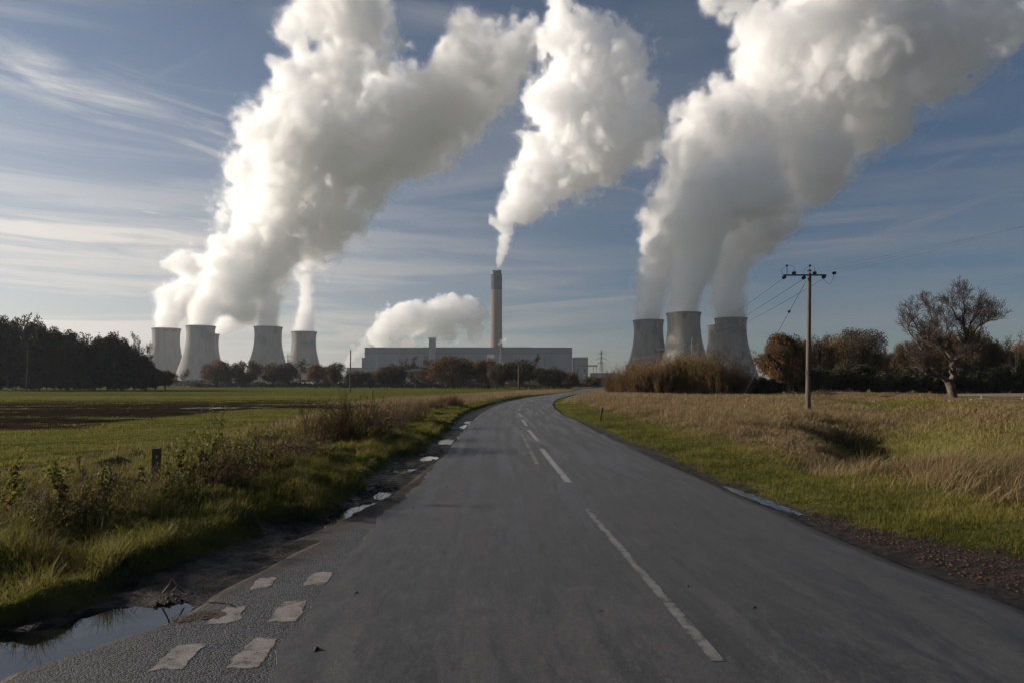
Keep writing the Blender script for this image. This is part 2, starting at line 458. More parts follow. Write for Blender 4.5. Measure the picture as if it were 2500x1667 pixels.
for z, L, lb in ((28.3, 7.0, 'lowest'), (35.3, 9.0, 'middle'), (42.3, 6.2, 'upper')):
    for s, sd in ((-1, 'left'), (1, 'right')):
        wire('pylon_cable', A + (s * L * .87, s * L * .47, z), B + (s * L * .99, s * L * .1, z), 9, 0.09,
             '%s %s cable from the clear standing pylon to the one by the sunlit tower' % (lb, sd), 'cables between the pylons')

# ------------------------------------------------------------------ steam
def vol_mat(name, dens, aniso=0.2, col=(1, 1, 1)):
    m = bpy.data.materials.new(name); m.use_nodes = True
    m.node_tree.nodes.clear(); t = NT(m.node_tree)
    v = t.n('ShaderNodeVolumeScatter', ins={'Color': col, 'Density': dens, 'Anisotropy': aniso})
    t.n('ShaderNodeOutputMaterial', ins={'Volume': v.outputs[0]})
    return m
M_CORE = vol_mat('steam_dense', 0.036, 0.2)
M_MID = vol_mat('steam_body', 0.018, 0.25)
M_VEIL = vol_mat('steam_thin', 0.003, 0.25)
M_VEIL2 = vol_mat('steam_wisp', 0.004)
K = 2500 / 2352.0
def steam(name, depth, puffs, label, seed, vox=3.0, amp=1.05, mats=(M_VEIL, M_MID, M_CORE), isos=(-0.24, -0.02, 0.13), root=(0, 0, 0), s0=62.0, calm=112.0, ysq=1.0, grow=1.0, drift=0.14):
    """one body of steam: a field of overlapping puffs broken up by billowing noise, cut at rising levels into nested shells,
    each a little denser than the one round it"""
    rng = np.random.default_rng(seed)
    C = []; Rr = []
    for (x, y, r) in puffs:
        z_ = at(x * K, y * K, depth)[2]; dl_ = depth * (1 - drift * max(0, z_ - 340) / 600.0)
        rm = r * K / FX * dl_ * grow
        dd = dl_ + (rng.uniform(-0.5, 0.5) * rm if r > 30 else 0)
        C.append(at(x * K, y * K, dd)); Rr.append(rm)
    C = np.array(C); Rr = np.array(Rr)
    lo = (C - Rr[:, None] * 1.5).min(0) - 8; hi = (C + Rr[:, None] * 1.5).max(0) + 8
    lo[2] = max(lo[2], calm - 3)
    shp = np.ceil((hi - lo) / vox).astype(int) + 1
    X = [lo[k] + np.arange(shp[k]) * vox for k in range(3)]
    q = np.full(shp, -1.5, dtype=np.float32)
    for c, r in zip(C, Rr):
        sl = [slice(max(0, int((c[k] - 2.3 * r - lo[k]) / vox)), min(shp[k], int((c[k] + 2.3 * r - lo[k]) / vox) + 2)) for k in range(3)]
        d = np.sqrt(((X[0][sl[0]] - c[0]) ** 2)[:, None, None] + (((X[1][sl[1]] - c[1]) / ysq) ** 2)[None, :, None] + ((X[2][sl[2]] - c[2]) ** 2)[None, None, :]).astype(np.float32)
        f = 1 - d / r
        a = q[sl[0], sl[1], sl[2]]
        h = np.clip(0.5 + 0.5 * (f - a) / 0.25, 0, 1)
        q[sl[0], sl[1], sl[2]] = a * (1 - h) + f * h + 0.25 * h * (1 - h)
    n = np.zeros(shp, dtype=np.float32)
    w = 1.0; tot = 0
    for k, s in enumerate((s0, s0 * .55, s0 * .3, s0 * .165, s0 * .09)):
        if s < vox * 1.4: break
        v = vnoise3(shp, lo, vox, s, rng)
        v = v + 0.5 * vnoise3(shp, lo, vox, s * 0.83, rng)
        n += w * ((np.abs(v) * 2.2 - 0.85) if k else v * 0.9); tot += w; w *= 0.68
    n /= tot
    hz_ = np.clip((X[2] - calm) / 130.0, 0, 1) ** 0.7
    q = q + (amp * (0.12 + 0.88 * hz_)[None, None, :]).astype(np.float32) * n
    q[[0, -1]] = -1; q[:, [0, -1]] = -1; q[:, :, [0, -1]] = -1
    rootn = tag(empty(name, root), label, 'steam')
    for nm, m, iso in zip(('veil', 'body', 'core'), mats, isos):
        g = vdb.FloatGrid(background=1.0); g.copyFromArray((-q).astype(np.float32))
        p, t, f = g.convertToPolygons(isovalue=-iso, adaptivity=0)
        if len(f) == 0: continue
        V = np.asarray(p) * vox + lo
        o = mesh_np(nm, V - np.array(root), [np.asarray(f)] + ([np.asarray(t)] if len(t) else []), m, rootn, smooth=True)
        print('steam', name, nm, len(V))
    return rootn
ST = 'steam plumes of the power station'
def tp(i): return T_AT[i]
L1 = [(382, 752, 26), (384, 728, 30), (392, 704, 34), (402, 684, 38), (432, 690, 34), (428, 660, 30), (455, 665, 30), (448, 622, 42), (418, 608, 28), (480, 625, 38)]
L2 = [(461, 744, 28), (466, 722, 32), (474, 700, 36), (490, 678, 42), (500, 650, 48), (530, 690, 45), (515, 625, 46), (540, 660, 55), (560, 710, 36), (545, 610, 55), (520, 585, 40), (505, 572, 28), (575, 640, 52), (560, 570, 50)]
L3 = [(505, 758, 18), (522, 745, 22), (545, 733, 26), (570, 722, 28), (590, 705, 30)]
L4 = [(616, 748, 27), (616, 728, 28), (617, 705, 31), (618, 680, 34), (620, 650, 40), (622, 615, 48), (615, 580, 55), (590, 545, 55), (560, 520, 36), (640, 540, 80), (620, 490, 92), (565, 460, 35), (575, 420, 45),
      (640, 430, 95), (700, 470, 110), (690, 400, 110), (610, 370, 55), (600, 310, 42), (640, 320, 70), (680, 290, 80), (730, 340, 120), (760, 430, 95), (800, 500, 50), (740, 545, 60), (660, 250, 42), (720, 240, 50),
      (810, 300, 110), (760, 210, 75), (860, 360, 90), (870, 250, 100), (780, 140, 85), (700, 150, 50), (660, 175, 36), (640, 155, 24), (690, 90, 48), (740, 60, 75), (700, 20, 40), (800, 60, 85), (840, 20, 60), (790, 0, 70), (720, 0, 45),
      (930, 320, 90), (980, 350, 60), (940, 240, 90), (1000, 260, 90), (1030, 200, 70), (1060, 240, 70), (1030, 130, 42), (1060, 90, 50), (1075, 60, 30), (1110, 130, 65), (1110, 200, 60), (1150, 170, 60), (1170, 110, 55), (1200, 80, 45), (930, 390, 38), (1020, 320, 45)]
L5 = [(698, 757, 25), (699, 735, 25), (700, 712, 24), (701, 688, 23), (702, 664, 24), (701, 640, 25), (700, 615, 26), (706, 590, 34), (720, 560, 44), (735, 530, 50), (755, 500, 55)]
CH = [(1145, 612, 5), (1147, 603, 8), (1150, 592, 11), (1154, 578, 14), (1158, 562, 18), (1162, 545, 20), (1166, 527, 24), (1166, 507, 26), (1176, 495, 32), (1195, 485, 34), (1163, 474, 24), (1215, 470, 36), (1188, 455, 40), (1225, 440, 42), (1260, 452, 32), (1200, 420, 42), (1192, 390, 34),
      (1215, 360, 40), (1238, 335, 36), (1255, 400, 40), (1290, 420, 44), (1330, 400, 52), (1280, 360, 46), (1380, 375, 50), (1300, 310, 60), (1350, 330, 70), (1240, 225, 38), (1260, 250, 48), (1290, 260, 62), (1350, 250, 80), (1420, 320, 70), (1460, 280, 70), (1425, 230, 85), (1290, 190, 55),
      (1340, 160, 70), (1420, 160, 72), (1300, 100, 55), (1350, 90, 55), (1290, 50, 48), (1250, 90, 40), (1285, 15, 40), (1340, 40, 38), (1480, 350, 40)]
R1 = [(1489, 729, 31), (1491, 706, 34), (1496, 680, 37), (1498, 655, 37), (1506, 630, 40), (1518, 605, 44), (1526, 578, 46), (1530, 548, 46), (1535, 515, 48), (1535, 480, 46), (1545, 445, 46), (1560, 420, 42), (1590, 405, 38)]
R2 = [(1570, 712, 36), (1571, 690, 38), (1574, 664, 42), (1578, 638, 46), (1585, 610, 52), (1592, 580, 56), (1600, 545, 62), (1610, 505, 68), (1625, 465, 70), (1650, 430, 72), (1700, 420, 65), (1690, 470, 75), (1745, 400, 60), (1740, 450, 62)]
R5 = [(1678, 727, 36), (1677, 706, 38), (1674, 682, 41), (1672, 655, 44), (1676, 625, 48), (1682, 595, 54), (1694, 560, 60), (1710, 525, 62), (1735, 490, 62), (1765, 455, 60), (1800, 410, 68), (1850, 400, 65), (1880, 440, 36), (1600, 330, 60), (1570, 370, 40), (1650, 290, 70), (1720, 300, 75),
      (1820, 330, 85), (1700, 230, 62), (1760, 250, 85), (1880, 330, 75), (1900, 250, 100), (1760, 170, 78), (1735, 110, 50), (1840, 170, 115), (1960, 200, 105), (2010, 250, 80), (1800, 80, 95), (1880, 60, 110), (1980, 90, 115), (2080, 110, 85), (1740, 40, 48), (2080, 30, 90), (2170, 30, 70), (1690, 5, 45), (1640, 0, 36), (1930, 0, 100), (2120, 190, 60), (2200, 90, 80), (2270, 20, 70), (2050, 300, 45), (1980, 320, 50), (1915, 395, 42), (1640, 260, 50), (2330, 60, 50)]
LOW = [(862, 772, 20), (878, 756, 26), (900, 738, 30), (925, 722, 32), (955, 716, 34), (985, 724, 36), (1010, 712, 30), (1020, 740, 36), (1050, 716, 34), (1082, 732, 34), (950, 750, 32), (1080, 700, 26), (1090, 765, 20), (1040, 695, 22), (915, 765, 26), (935, 790, 26), (985, 775, 28), (1030, 770, 24), (880, 790, 20), (1100, 720, 22)]
LOW2 = [(795, 845, 9), (799, 832, 10), (808, 822, 11), (818, 812, 12), (828, 802, 13), (838, 790, 14), (812, 797, 8), (826, 782, 7)]
def dof(i): return T_AT[i][1]
steam('steam_plume', dof(0), L1, 'steam plume leaning right off the leftmost cooling tower', 1)
steam('steam_plume', dof(1), L2, 'steam plume of the second cooling tower from the left, billowing to the right', 2)
steam('steam_plume', dof(2), L3, 'low small steam plume drifting off the half hidden left tower', 3)
steam('steam_plume', dof(3), L4, 'huge white steam plume rising from the fourth left tower to the top edge and centre', 4, vox=3.2, drift=0.36)
steam('steam_plume', dof(4), L5, 'narrow steam column above the shortest looking left cluster tower', 5, drift=0.36)
steam('steam_plume', 1548, CH, 'white plume from the tall chimney widening up to the right', 6, calm=255, s0=55)
steam('steam_plume', dof(5), R1, 'grey steam plume above the left tower of the right cluster', 7, grow=1.09)
steam('steam_plume', dof(6), R2, 'bright steam plume above the sunlit tower of the right cluster', 8, grow=1.07)
steam('steam_plume', dof(9), R5, 'largest right hand steam plume from the rightmost tower, spreading to the top right', 9, vox=3.2, grow=1.05)
steam('steam_plume', 1800, LOW, 'low distant steam bank drifting behind the roof of the long hall', 10, calm=60, s0=60, drift=0, mats=(M_VEIL, M_MID, M_MID), isos=(-0.1, 0.05, 0.12))
for (pf, lb, sd) in (([(1047, 790, 3.2), (1050, 786, 3.6), (1054, 781, 3.6)], 'tiny puff of steam on the hall roof left of the chimney', 21), ([(1146, 789, 4), (1152, 784, 5), (1160, 781, 5)], 'tiny puff of steam at the foot of the chimney', 22), ([(1118, 836, 5), (1124, 828, 7), (1130, 820, 7), (1122, 818, 5)], 'small white puff of steam before the lower wall of the hall', 23)):
    steam('steam_plume', 1425, pf, lb, sd, calm=5, s0=14, vox=1.4, amp=.7, drift=0)
steam('steam_plume', 1600, LOW2, 'small wisp of steam left of the long hall', 11, calm=10, s0=30, vox=3.0, mats=(M_VEIL, M_MID), isos=(-0.1, 0.05))
# ------------------------------------------------------------------ ground plan, in metres (y runs away from the camera)
def gl(pts): 
    a = np.array([ground(*p) for p in pts]); return a[np.argsort(a[:, 1])]
LEp = gl([(638, 1667), (787, 1435), (850, 1339), (904, 1300), (945, 1243), (992, 1212), (1026, 1182), (1047, 1151), (1077, 1121), (1101, 1090), (1128, 1056), (1152, 1029), (1176, 1007), (1203, 992), (1244, 979), (1295, 968.5), (1346, 962), (1397, 954.6), (1424, 949), (1470, 944.5)])
REp = gl([(2500, 1487), (2422, 1456), (2320, 1420), (2218, 1382), (2065, 1321), (1963, 1278), (1861, 1232), (1759, 1186), (1657, 1145), (1555, 1096), (1500, 1073), (1448, 1046), (1407, 1025), (1373, 1010), (1356, 996), (1350, 987), (1353, 979), (1367, 971.5), (1390, 964.5), (1424, 957.5), (1465, 950.5), (1510, 946)])
MDp = gl([(0, 1517), (137, 1499), (219, 1467), (320, 1407), (389, 1384), (503, 1348), (594, 1311), (686, 1270), (777, 1262), (836, 1226), (890, 1192), (911, 1155), (972, 1121), (1026, 1104), (1071, 1070), (1101, 1046), (1125, 1019), (1152, 1002), (1190, 990)])
PUp = gl([(0, 1632), (91, 1604), (256, 1550), (400, 1505), (455, 1470), (550, 1420), (640, 1375), (780, 1300)])
def curve(P, near_x, far=None):
    P = np.vstack([[near_x, -60], P])
    if far is not None: P = np.vstack([P, far])
    def f(y): return np.interp(y, P[:, 1], P[:, 0])
    return f
xL = curve(LEp, -1.3, [(150, 620)])
xR = curve(REp, 4.6, [(163, 620)])
_m = curve(MDp, -3.9)
def xM(y): return np.where(y < 55, _m(y), xL(y) - 0.6)
_p = curve(PUp, -3.4)
def xP(y): return np.minimum(np.where(y < 7.8, _p(y), xL(y) - 0.9 * np.exp(-(y - 7.8) / 12.0) + 0.3 * sstep(y, 7.8, 9.5)), xL(y) - 0.1)
def smooth_line(P, n=200):
    t = np.linspace(0, len(P) - 1, n); P = np.asarray(P, float)
    return np.stack([np.interp(t, range(len(P)), P[:, k]) for k in (0, 1)], 1)
DITCH = smooth_line([(7.2, 10.0), (8.6, 13.5), (11.0, 19), (14.4, 28), (19.4, 39), (26, 53), (34, 66)])
TRACK = smooth_line([(19.5, 17), (20.4, 27), (22.4, 36), (25.8, 48), (28.8, 60), (31.5, 74), (32, 95)])
def dline(x, y, L):
    xi = np.interp(y, L[:, 1], L[:, 0]); sl = np.interp(y, L[:, 1], np.gradient(L[:, 0], L[:, 1]))
    return (x - xi) / np.sqrt(1 + sl ** 2)          # signed: right of the line is positive
# (px, py, half width px, half height px) of standing water beside the road
WET = [(225, 1530, 255, 46), (868, 1248, 62, 30), (932, 1200, 18, 10), (986, 1141, 24, 6), (1045, 1112, 22, 7), (1086, 1075, 22, 7), (1132, 1038, 12, 4), (1143, 1027, 9, 3)]
WG = []
for (px, py, hw_, hh) in WET:
    c = ground(px, py); a = ground(px + hw_, py)[0] - c[0]; b = (ground(px, py - hh)[1] - ground(px, py + hh)[1]) / 2
    WG.append((c[0], c[1], a, b))
PUD1 = np.array([ground(*p) for p in [(-120, 1680), (0, 1632), (91, 1604), (256, 1550), (400, 1505), (452, 1470), (440, 1464), (380, 1470), (320, 1475), (256, 1478), (197, 1494), (137, 1515), (73, 1530), (0, 1528), (-120, 1545)]])
def in_poly(x, y, P):
    r = np.zeros(np.shape(x), bool); n = len(P)
    for i in range(n):
        x1, y1 = P[i]; x2, y2 = P[(i + 1) % n]
        c = ((y1 > y) != (y2 > y)) & (x < (x2 - x1) * (y - y1) / (y2 - y1 + 1e-9) + x1); r ^= c
    return r
def poly_dist(x, y, P):
    d = np.full(np.shape(x), 1e9); n = len(P)
    for i in range(n):
        a = P[i]; b = P[(i + 1) % n]; ab = b - a
        t = np.clip(((x - a[0]) * ab[0] + (y - a[1]) * ab[1]) / (ab @ ab), 0, 1)
        d = np.minimum(d, np.hypot(x - a[0] - t * ab[0], y - a[1] - t * ab[1]))
    return np.where(in_poly(x, y, P), -d, d)
WATER_Z = -0.055
def height(x, y):
    x = np.asarray(x, float); y = np.asarray(y, float)
    n1 = fbm(x, y, 2.2, 3); n2 = fbm(x, y, 0.5, 9); n3 = fbm(x, y, 0.16, 21, 3)
    near = sstep(-y, -70, -30)
    dl = xM(y) - x                      # metres left of the mud edge
    dr = x - xR(y)
    z = np.full(x.shape, -0.05)
    mud = (dl < 0) & (x < xL(y))
    z = np.where(mud, -0.038 + near * (0.024 * n2 + 0.034 * n3), z)
    under = (x > xP(y) - 0.05) & (x < xR(y) + 0.02)
    bank = 0.17 * sstep(dl + .12 * n2, 0, 0.28) + 0.08 * sstep(dl, 0.2, 1.6)
    zl = -0.03 + bank + near * (0.17 * n1 * sstep(dl, 0, .8) + 0.19 * n2 * sstep(dl, 0, .5) + 0.02 * n3)
    zl = zl * (1 - sstep(dl, 4, 9)) + sstep(dl, 4, 9) * (0.05 + 0.06 * n1 + 0.03 * n2)
    z = np.where(dl >= 0, zl, z)
    zr = -0.042 + 0.07 * sstep(dr, 0.25, 1.6) + 0.16 * sstep(dr, 1.8, 4.5) + near * (0.03 * n2 * sstep(dr, 0, 1) + 0.02 * n3 * sstep(dr, 0.05, .5) + 0.08 * n1 * sstep(dr, 1.5, 4))
    dd = dline(x, y, DITCH); w = sstep(y, 12, 15.5) * (1 - .9 * sstep(y, 24, 34)) * sstep(-y, -66, -50)
    zr = zr - 1.25 * w * np.exp(-(dd / 2.1) ** 2) + 0.50 * sstep(y, 12, 17) * sstep(dd, 0.8, 4.2) * (1 - .75 * sstep(dd, 5, 11))
    z = np.where(dr >= 0, zr, z)
    z = np.where(under, -0.05, z)
    for (cx_, cy_, a, b) in WG[1:]:
        e = np.sqrt(((x - cx_) / a) ** 2 + ((y - cy_) / b) ** 2)
        z = np.where((x < xL(y) - 0.03), z - 0.055 * (1 - sstep(e, 0.45, 1.25)), z)
    pd = poly_dist(x, y, PUD1)
    lefty = sstep(-x, 2.2, 2.6)
    z = np.where((y < 9) & (x < xL(y) - .3), z - 0.075 * (1 - sstep(pd, -0.06, 0.07)) * lefty, z)
    far = sstep(np.hypot(x, y), 75, 150)
    z = z * (1 - far) + far * (-0.06 + 0.05 * n1)
    return z
def axis(lo, hi, dense_lo, dense_hi, step, growth):
    a = list(np.arange(dense_lo, dense_hi, step)); s = step
    while a[-1] < hi: s *= growth; a.append(min(hi, a[-1] + s))
    s = step; b = [a[0]]
    while b[-1] > lo: s *= growth; b.append(max(lo, b[-1] - s))
    return np.array(b[:0:-1] + a)
gx = axis(-2250, 2250, -7, 8, 0.055, 1.035); gy = axis(-280, 2350, 3.6, 16, 0.055, 1.022)
GX, GY = np.meshgrid(gx, gy, indexing='ij')
GZ = height(GX, GY)
def zones(x, y):
    """how green, dry, muddy the ground is"""
    n1 = fbm(x, y, 3.0, 41); n2 = fbm(x, y, 0.6, 47); ns = fbm(x / 5.0, y, 1.6, 53, 5)
    dl = xM(y) - x; dr = x - xR(y)
    mud = np.where(dl < 0, 1.0, 1 - sstep(dl + 0.35 * n2, -0.1, 0.3)) * (x < xL(y))
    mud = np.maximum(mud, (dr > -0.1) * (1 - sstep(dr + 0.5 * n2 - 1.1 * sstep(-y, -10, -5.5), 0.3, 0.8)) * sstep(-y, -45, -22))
    dry = np.where(dr > 0, sstep(dr + 0.8 * n1 + 0.5 * n2, 1.6, 3.0) * (1 - 0.0), 0)
    dd = dline(x, y, DITCH); w = sstep(y, 9, 14)
    dry = dry * (1 - sstep(y, 13, 18) * (1 - sstep(y, 27, 38)) * np.exp(-((dd - .3) / 2.3) ** 2)) * np.where(dd > 1.5, 0.55 + 0.35 * n1, 1)
    tr = np.exp(-(dline(x, y, TRACK) / 1.35) ** 4) * (y > 17) * (x > 10)
    mud = np.maximum(mud, tr * 0.9)
    # the wet bare band in the left field
    side = sstep(-(x + 17 + 2.0 * n1), -0.5, 1.5) * sstep(y + 4 * n1, 22, 26)
    across = sstep(y + 3 * n1 + 2 * ns, 45, 49)
    fm = np.maximum(side, across) * sstep(-(y + 16 * ns), -92, -52) * (dl > 5.5)
    fm = fm * sstep(ns + .5 * n2, -0.75, -0.1)
    fm = np.maximum(fm, (dl > 6) * (y < 60) * 0.75 * sstep(ns + .3 * n2, 0.28, 0.5))
    dry = np.where((dl > 3.5) & (dl < 7.5), np.maximum(dry, 0.5 + 0.4 * n2), dry)
    dry = np.where((y > 45) & (dl > -1) & (dl < 14), np.maximum(dry, .85 * sstep(dl, .8, 2.5) * sstep(-dl, -14, -9)), dry)
    return np.clip(mud, 0, 1), np.clip(dry, 0, 1), np.clip(fm, 0, 1)
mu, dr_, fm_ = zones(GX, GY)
nx, ny = len(gx), len(gy)
i, j = np.meshgrid(np.arange(nx - 1), np.arange(ny - 1), indexing='ij')
Q = np.stack([i * ny + j, (i + 1) * ny + j, (i + 1) * ny + j + 1, i * ny + j + 1], -1).reshape(-1, 4)
def ground_fn(t, p):
    co = t.n('ShaderNodeTexCoord').outputs['Object']
    mu = t.attr('mud').outputs['Fac']; dr = t.attr('dry').outputs['Fac']; fm = t.attr('field_mud').outputs['Fac']
    n = t.noise(co, 0.9, 8, 0.65); nf = t.noise(co, 9.0, 6, 0.65); nl = t.noise(t.vmul(co, (0.35, 1, 1)), 0.12, 6, 0.6)
    grass = t.mix(t.ramp(n, 0.35, 0.65), (0.045, 0.050, 0.012), (0.105, 0.100, 0.026))
    grass = t.mix(t.ramp(nl, 0.35, 0.7), grass, (0.105, 0.115, 0.028))
    dryc = t.mix(t.ramp(nf, 0.35, 0.65), (0.10, 0.075, 0.035), (0.19, 0.14, 0.075))
    mudc = t.mix(t.ramp(nf, 0.3, 0.7), (0.010, 0.008, 0.0065), (0.032, 0.022, 0.016))
    fmc = t.mix(t.ramp(n, 0.35, 0.65), (0.012, 0.009, 0.007), (0.036, 0.026, 0.018))
    c = t.mix(dr, grass, dryc); c = t.mix(fm, c, fmc); c = t.mix(mu, c, mudc)
    t.put(p, 'Base Color', c)
    m2 = t.math('MAXIMUM', mu, t.math('MULTIPLY', fm, 0.35))
    t.put(p, 'Roughness', t.math('SUBTRACT', 0.95, t.math('MULTIPLY', m2, t.ramp(nf, 0.3, 0.7, 0.2, 0.55))))
    t.put(p, 'Specular IOR Level', t.math('MULTIPLY', mu, 0.16))
    hgt = t.math('ADD', nf, t.math('MULTIPLY', t.noise(co, 40, 4, 0.6), 0.4))
    b = t.n('ShaderNodeBump', ins={'Strength': 0.9, 'Distance': 0.05, 'Height': hgt}); t.put(p, 'Normal', b.outputs[0])
M_GROUND = material('earth_and_turf', fn=ground_fn)
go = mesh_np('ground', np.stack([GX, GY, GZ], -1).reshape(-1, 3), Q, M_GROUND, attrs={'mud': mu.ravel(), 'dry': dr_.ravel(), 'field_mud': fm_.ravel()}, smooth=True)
tag(go, 'flat grassy and muddy farmland', kind='structure')

# road sheet with rounded worn edges
ry = np.concatenate([np.arange(-60, 3, 1.0), np.arange(3, 20, 0.06), np.arange(20, 60, 0.15), np.arange(60, 150, 0.5), np.arange(150, 620, 3.0)])
us = np.concatenate([[0.0, 0.0012], np.linspace(0.014, 0.988, 44), [0.996, 1.0]])
XL = xL(ry) + (0.07 * fbm(ry * 0 + 3, ry, 0.9, 61, 5) + 0.075 * fbm(ry * 0 + 7, ry, 0.28, 62, 4)) * (ry < 40) * (ry > 0)
XR = xR(ry) + 0.07 * fbm(ry * 0 + 5, ry, 1.3, 63, 5) * (ry < 40)
RX = XL[:, None] + (XR - XL)[:, None] * us; RY = np.repeat(ry[:, None], len(us), 1)
RZ = 0.03 * (1 - (2 * us - 1) ** 2)[None, :] - 0.03 + 0.004 * fbm(RX, RY, 1.5, 71) + 0.03
RZ[:, 0] = -0.05; RZ[:, -1] = -0.055
nR, nU = RX.shape
i, j = np.meshgrid(np.arange(nR - 1), np.arange(nU - 1), indexing='ij')
QR = np.stack([i * nU + j, i * nU + j + 1, (i + 1) * nU + j + 1, (i + 1) * nU + j], -1).reshape(-1, 4)
def road_z(x, y):
    u = (x - xL(y)) / (xR(y) - xL(y)); return 0.03 * (1 - (2 * u - 1) ** 2) + 0.004 * fbm(np.atleast_1d(x), np.atleast_1d(y), 1.5, 71)
def road_fn(t, p):
    co = t.n('ShaderNodeTexCoord').outputs['Object']
    u = t.attr('across').outputs['Fac']; v = t.attr('along').outputs['Fac']
    cv = t.n('ShaderNodeCombineXYZ', ins={0: t.math('MULTIPLY', u, 5.5), 1: t.math('MULTIPLY', v, 0.06), 2: 0.0}).outputs[0]
    lng = t.noise(cv, 2.6, 8, 0.66, 0.35)                                       # long wheel-worn streaks
    cv2 = t.n('ShaderNodeCombineXYZ', ins={0: t.math('MULTIPLY', u, 5.5), 1: t.math('MULTIPLY', v, 0.35), 2: 3.0}).outputs[0]
    mid = t.noise(cv2, 0.9, 6, 0.62)
    fine = t.noise(co, 60, 5, 0.75); grit = t.noise(co, 260, 2, 0.7)
    pat = t.noise(t.vmul(co, (1.0, 0.6, 1.0)), 4.0, 7, 0.7, 0.8)
    col = t.mix(t.ramp(lng, 0.40, 0.60), (0.012, 0.013, 0.015), (0.062, 0.062, 0.063))
    col = t.mix(t.ramp(mid, 0.40, 0.66, 0, 0.6), col, (0.030, 0.031, 0.034))
    col = t.mix(t.ramp(pat, 0.42, 0.72, 0, 0.55), col, (0.092, 0.089, 0.087))
    col = t.mix(t.ramp(fine, 0.35, 0.65, 0, 0.6), col, (0.022, 0.022, 0.024))
    scuff = t.noise(t.vmul(co, (3.0, 1.0, 1.0)), 9.0, 8, 0.8, 1.2)
    col = t.mix(t.ramp(scuff, 0.50, 0.68, 0, 0.55), col, (0.135, 0.13, 0.126))
    col = t.mix(t.ramp(scuff, 0.44, 0.30, 0, 0.6), col, (0.016, 0.016, 0.018))
    chips = t.n('ShaderNodeTexVoronoi', ins={'Vector': co, 'Scale': 95.0}).outputs['Color']
    cs = t.n('ShaderNodeSeparateColor', ins={0: chips}).outputs[0]
    col = t.mix(t.ramp(cs, 0.0, 1.0, 0.0, 0.22), col, (0.15, 0.145, 0.14))
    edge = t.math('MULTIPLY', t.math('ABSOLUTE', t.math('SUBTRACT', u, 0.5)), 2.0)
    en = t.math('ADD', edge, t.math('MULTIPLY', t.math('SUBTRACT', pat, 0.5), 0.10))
    col = t.mix(t.math('MULTIPLY', t.ramp(en, 0.93, 0.985), t.ramp(u, 0.4, 0.6)), col, (0.020, 0.017, 0.015))             # right edge dirt, taken near black as painted shade of the gap
    spots = t.n('ShaderNodeTexVoronoi', ins={'Vector': co, 'Scale': 1.1}).outputs['Distance']
    col = t.mix(t.ramp(spots, 0.012, 0.030, 0.9, 0.0), col, (0.012, 0.011, 0.010))
    t.put(p, 'Base Color', col)
    t.put(p, 'Roughness', t.ramp(lng, 0.38, 0.62, 0.40, 0.66))
    h = t.math('ADD', grit, t.math('MULTIPLY', fine, 1.2))
    b = t.n('ShaderNodeBump', ins={'Strength': 0.4, 'Distance': 0.006, 'Height': h}); t.put(p, 'Normal', b.outputs[0])
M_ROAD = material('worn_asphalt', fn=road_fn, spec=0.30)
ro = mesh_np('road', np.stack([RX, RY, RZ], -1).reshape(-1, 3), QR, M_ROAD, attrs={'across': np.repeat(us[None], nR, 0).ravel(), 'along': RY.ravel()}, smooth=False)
tag(ro, 'grey asphalt road curving away to the right', kind='structure')

# old rough surfacing of the side road mouth
oy = np.concatenate([np.arange(-20, 3.4, 0.6), np.arange(3.4, 17, 0.05)]); ou = np.linspace(0, 1, 28)
xa = xP(oy) + 0.06 * fbm(oy * 0, oy, .5, 81, 5); xb = xL(oy) + 0.35
OX = xa[:, None] + (xb - xa)[:, None] * ou; OY = np.repeat(oy[:, None], len(ou), 1)
OZ = -0.004 - 0.050 * (1 - sstep(OX - xa[:, None], 0.0, 0.18)) + 0.006 * 0.5 * fbm(OX, OY, .4, 83)
OZ = np.minimum(OZ - 0.004, np.where(OX > xL(OY) + 0.16, -0.03, 1))
nR, nU = OX.shape
i, j = np.meshgrid(np.arange(nR - 1), np.arange(nU - 1), indexing='ij')
QO = np.stack([i * nU + j, i * nU + j + 1, (i + 1) * nU + j + 1, (i + 1) * nU + j], -1).reshape(-1, 4)
muda = np.clip(sstep(OY + .8 * fbm(OX, OY, .5, 85), 8.0, 10.5) + (1 - sstep(OX - xa[:, None], .03, .30 + 0.35 * sstep(OY, 5, 8))), 0, 1)
def old_fn(t, p):
    co = t.n('ShaderNodeTexCoord').outputs['Object']
    v = t.n('ShaderNodeTexVoronoi', ins={'Vector': co, 'Scale': 85.0})
    cs = t.n('ShaderNodeSeparateColor', ins={0: v.outputs['Color']}).outputs[0]
    n = t.noise(co, 2.6, 7, 0.65)
    col = t.mix(t.ramp(cs, 0.1, 1.0), (0.020, 0.022, 0.026), (0.090, 0.093, 0.100))
    col = t.mix(t.ramp(n, 0.45, 0.7, 0, 0.7), col, (0.07, 0.071, 0.074))
    col = t.mix(t.attr('dirt').outputs['Fac'], col, t.mix(t.ramp(n, 0.3, 0.7), (0.022, 0.016, 0.012), (0.050, 0.036, 0.027)))
    t.put(p, 'Base Color', col); t.put(p, 'Roughness', 0.8)
    b = t.n('ShaderNodeBump', ins={'Strength': 1.0, 'Distance': 0.006, 'Height': t.math('SUBTRACT', 1.0, v.outputs['Distance'])}); t.put(p, 'Normal', b.outputs[0])
oo = mesh_np('side_road', np.stack([OX, OY, OZ], -1).reshape(-1, 3), QO, material('rough_chippings', fn=old_fn, spec=0.25), attrs={'dirt': muda.ravel()}, smooth=False)
tag(oo, 'rough old asphalt at the side road mouth', kind='structure')

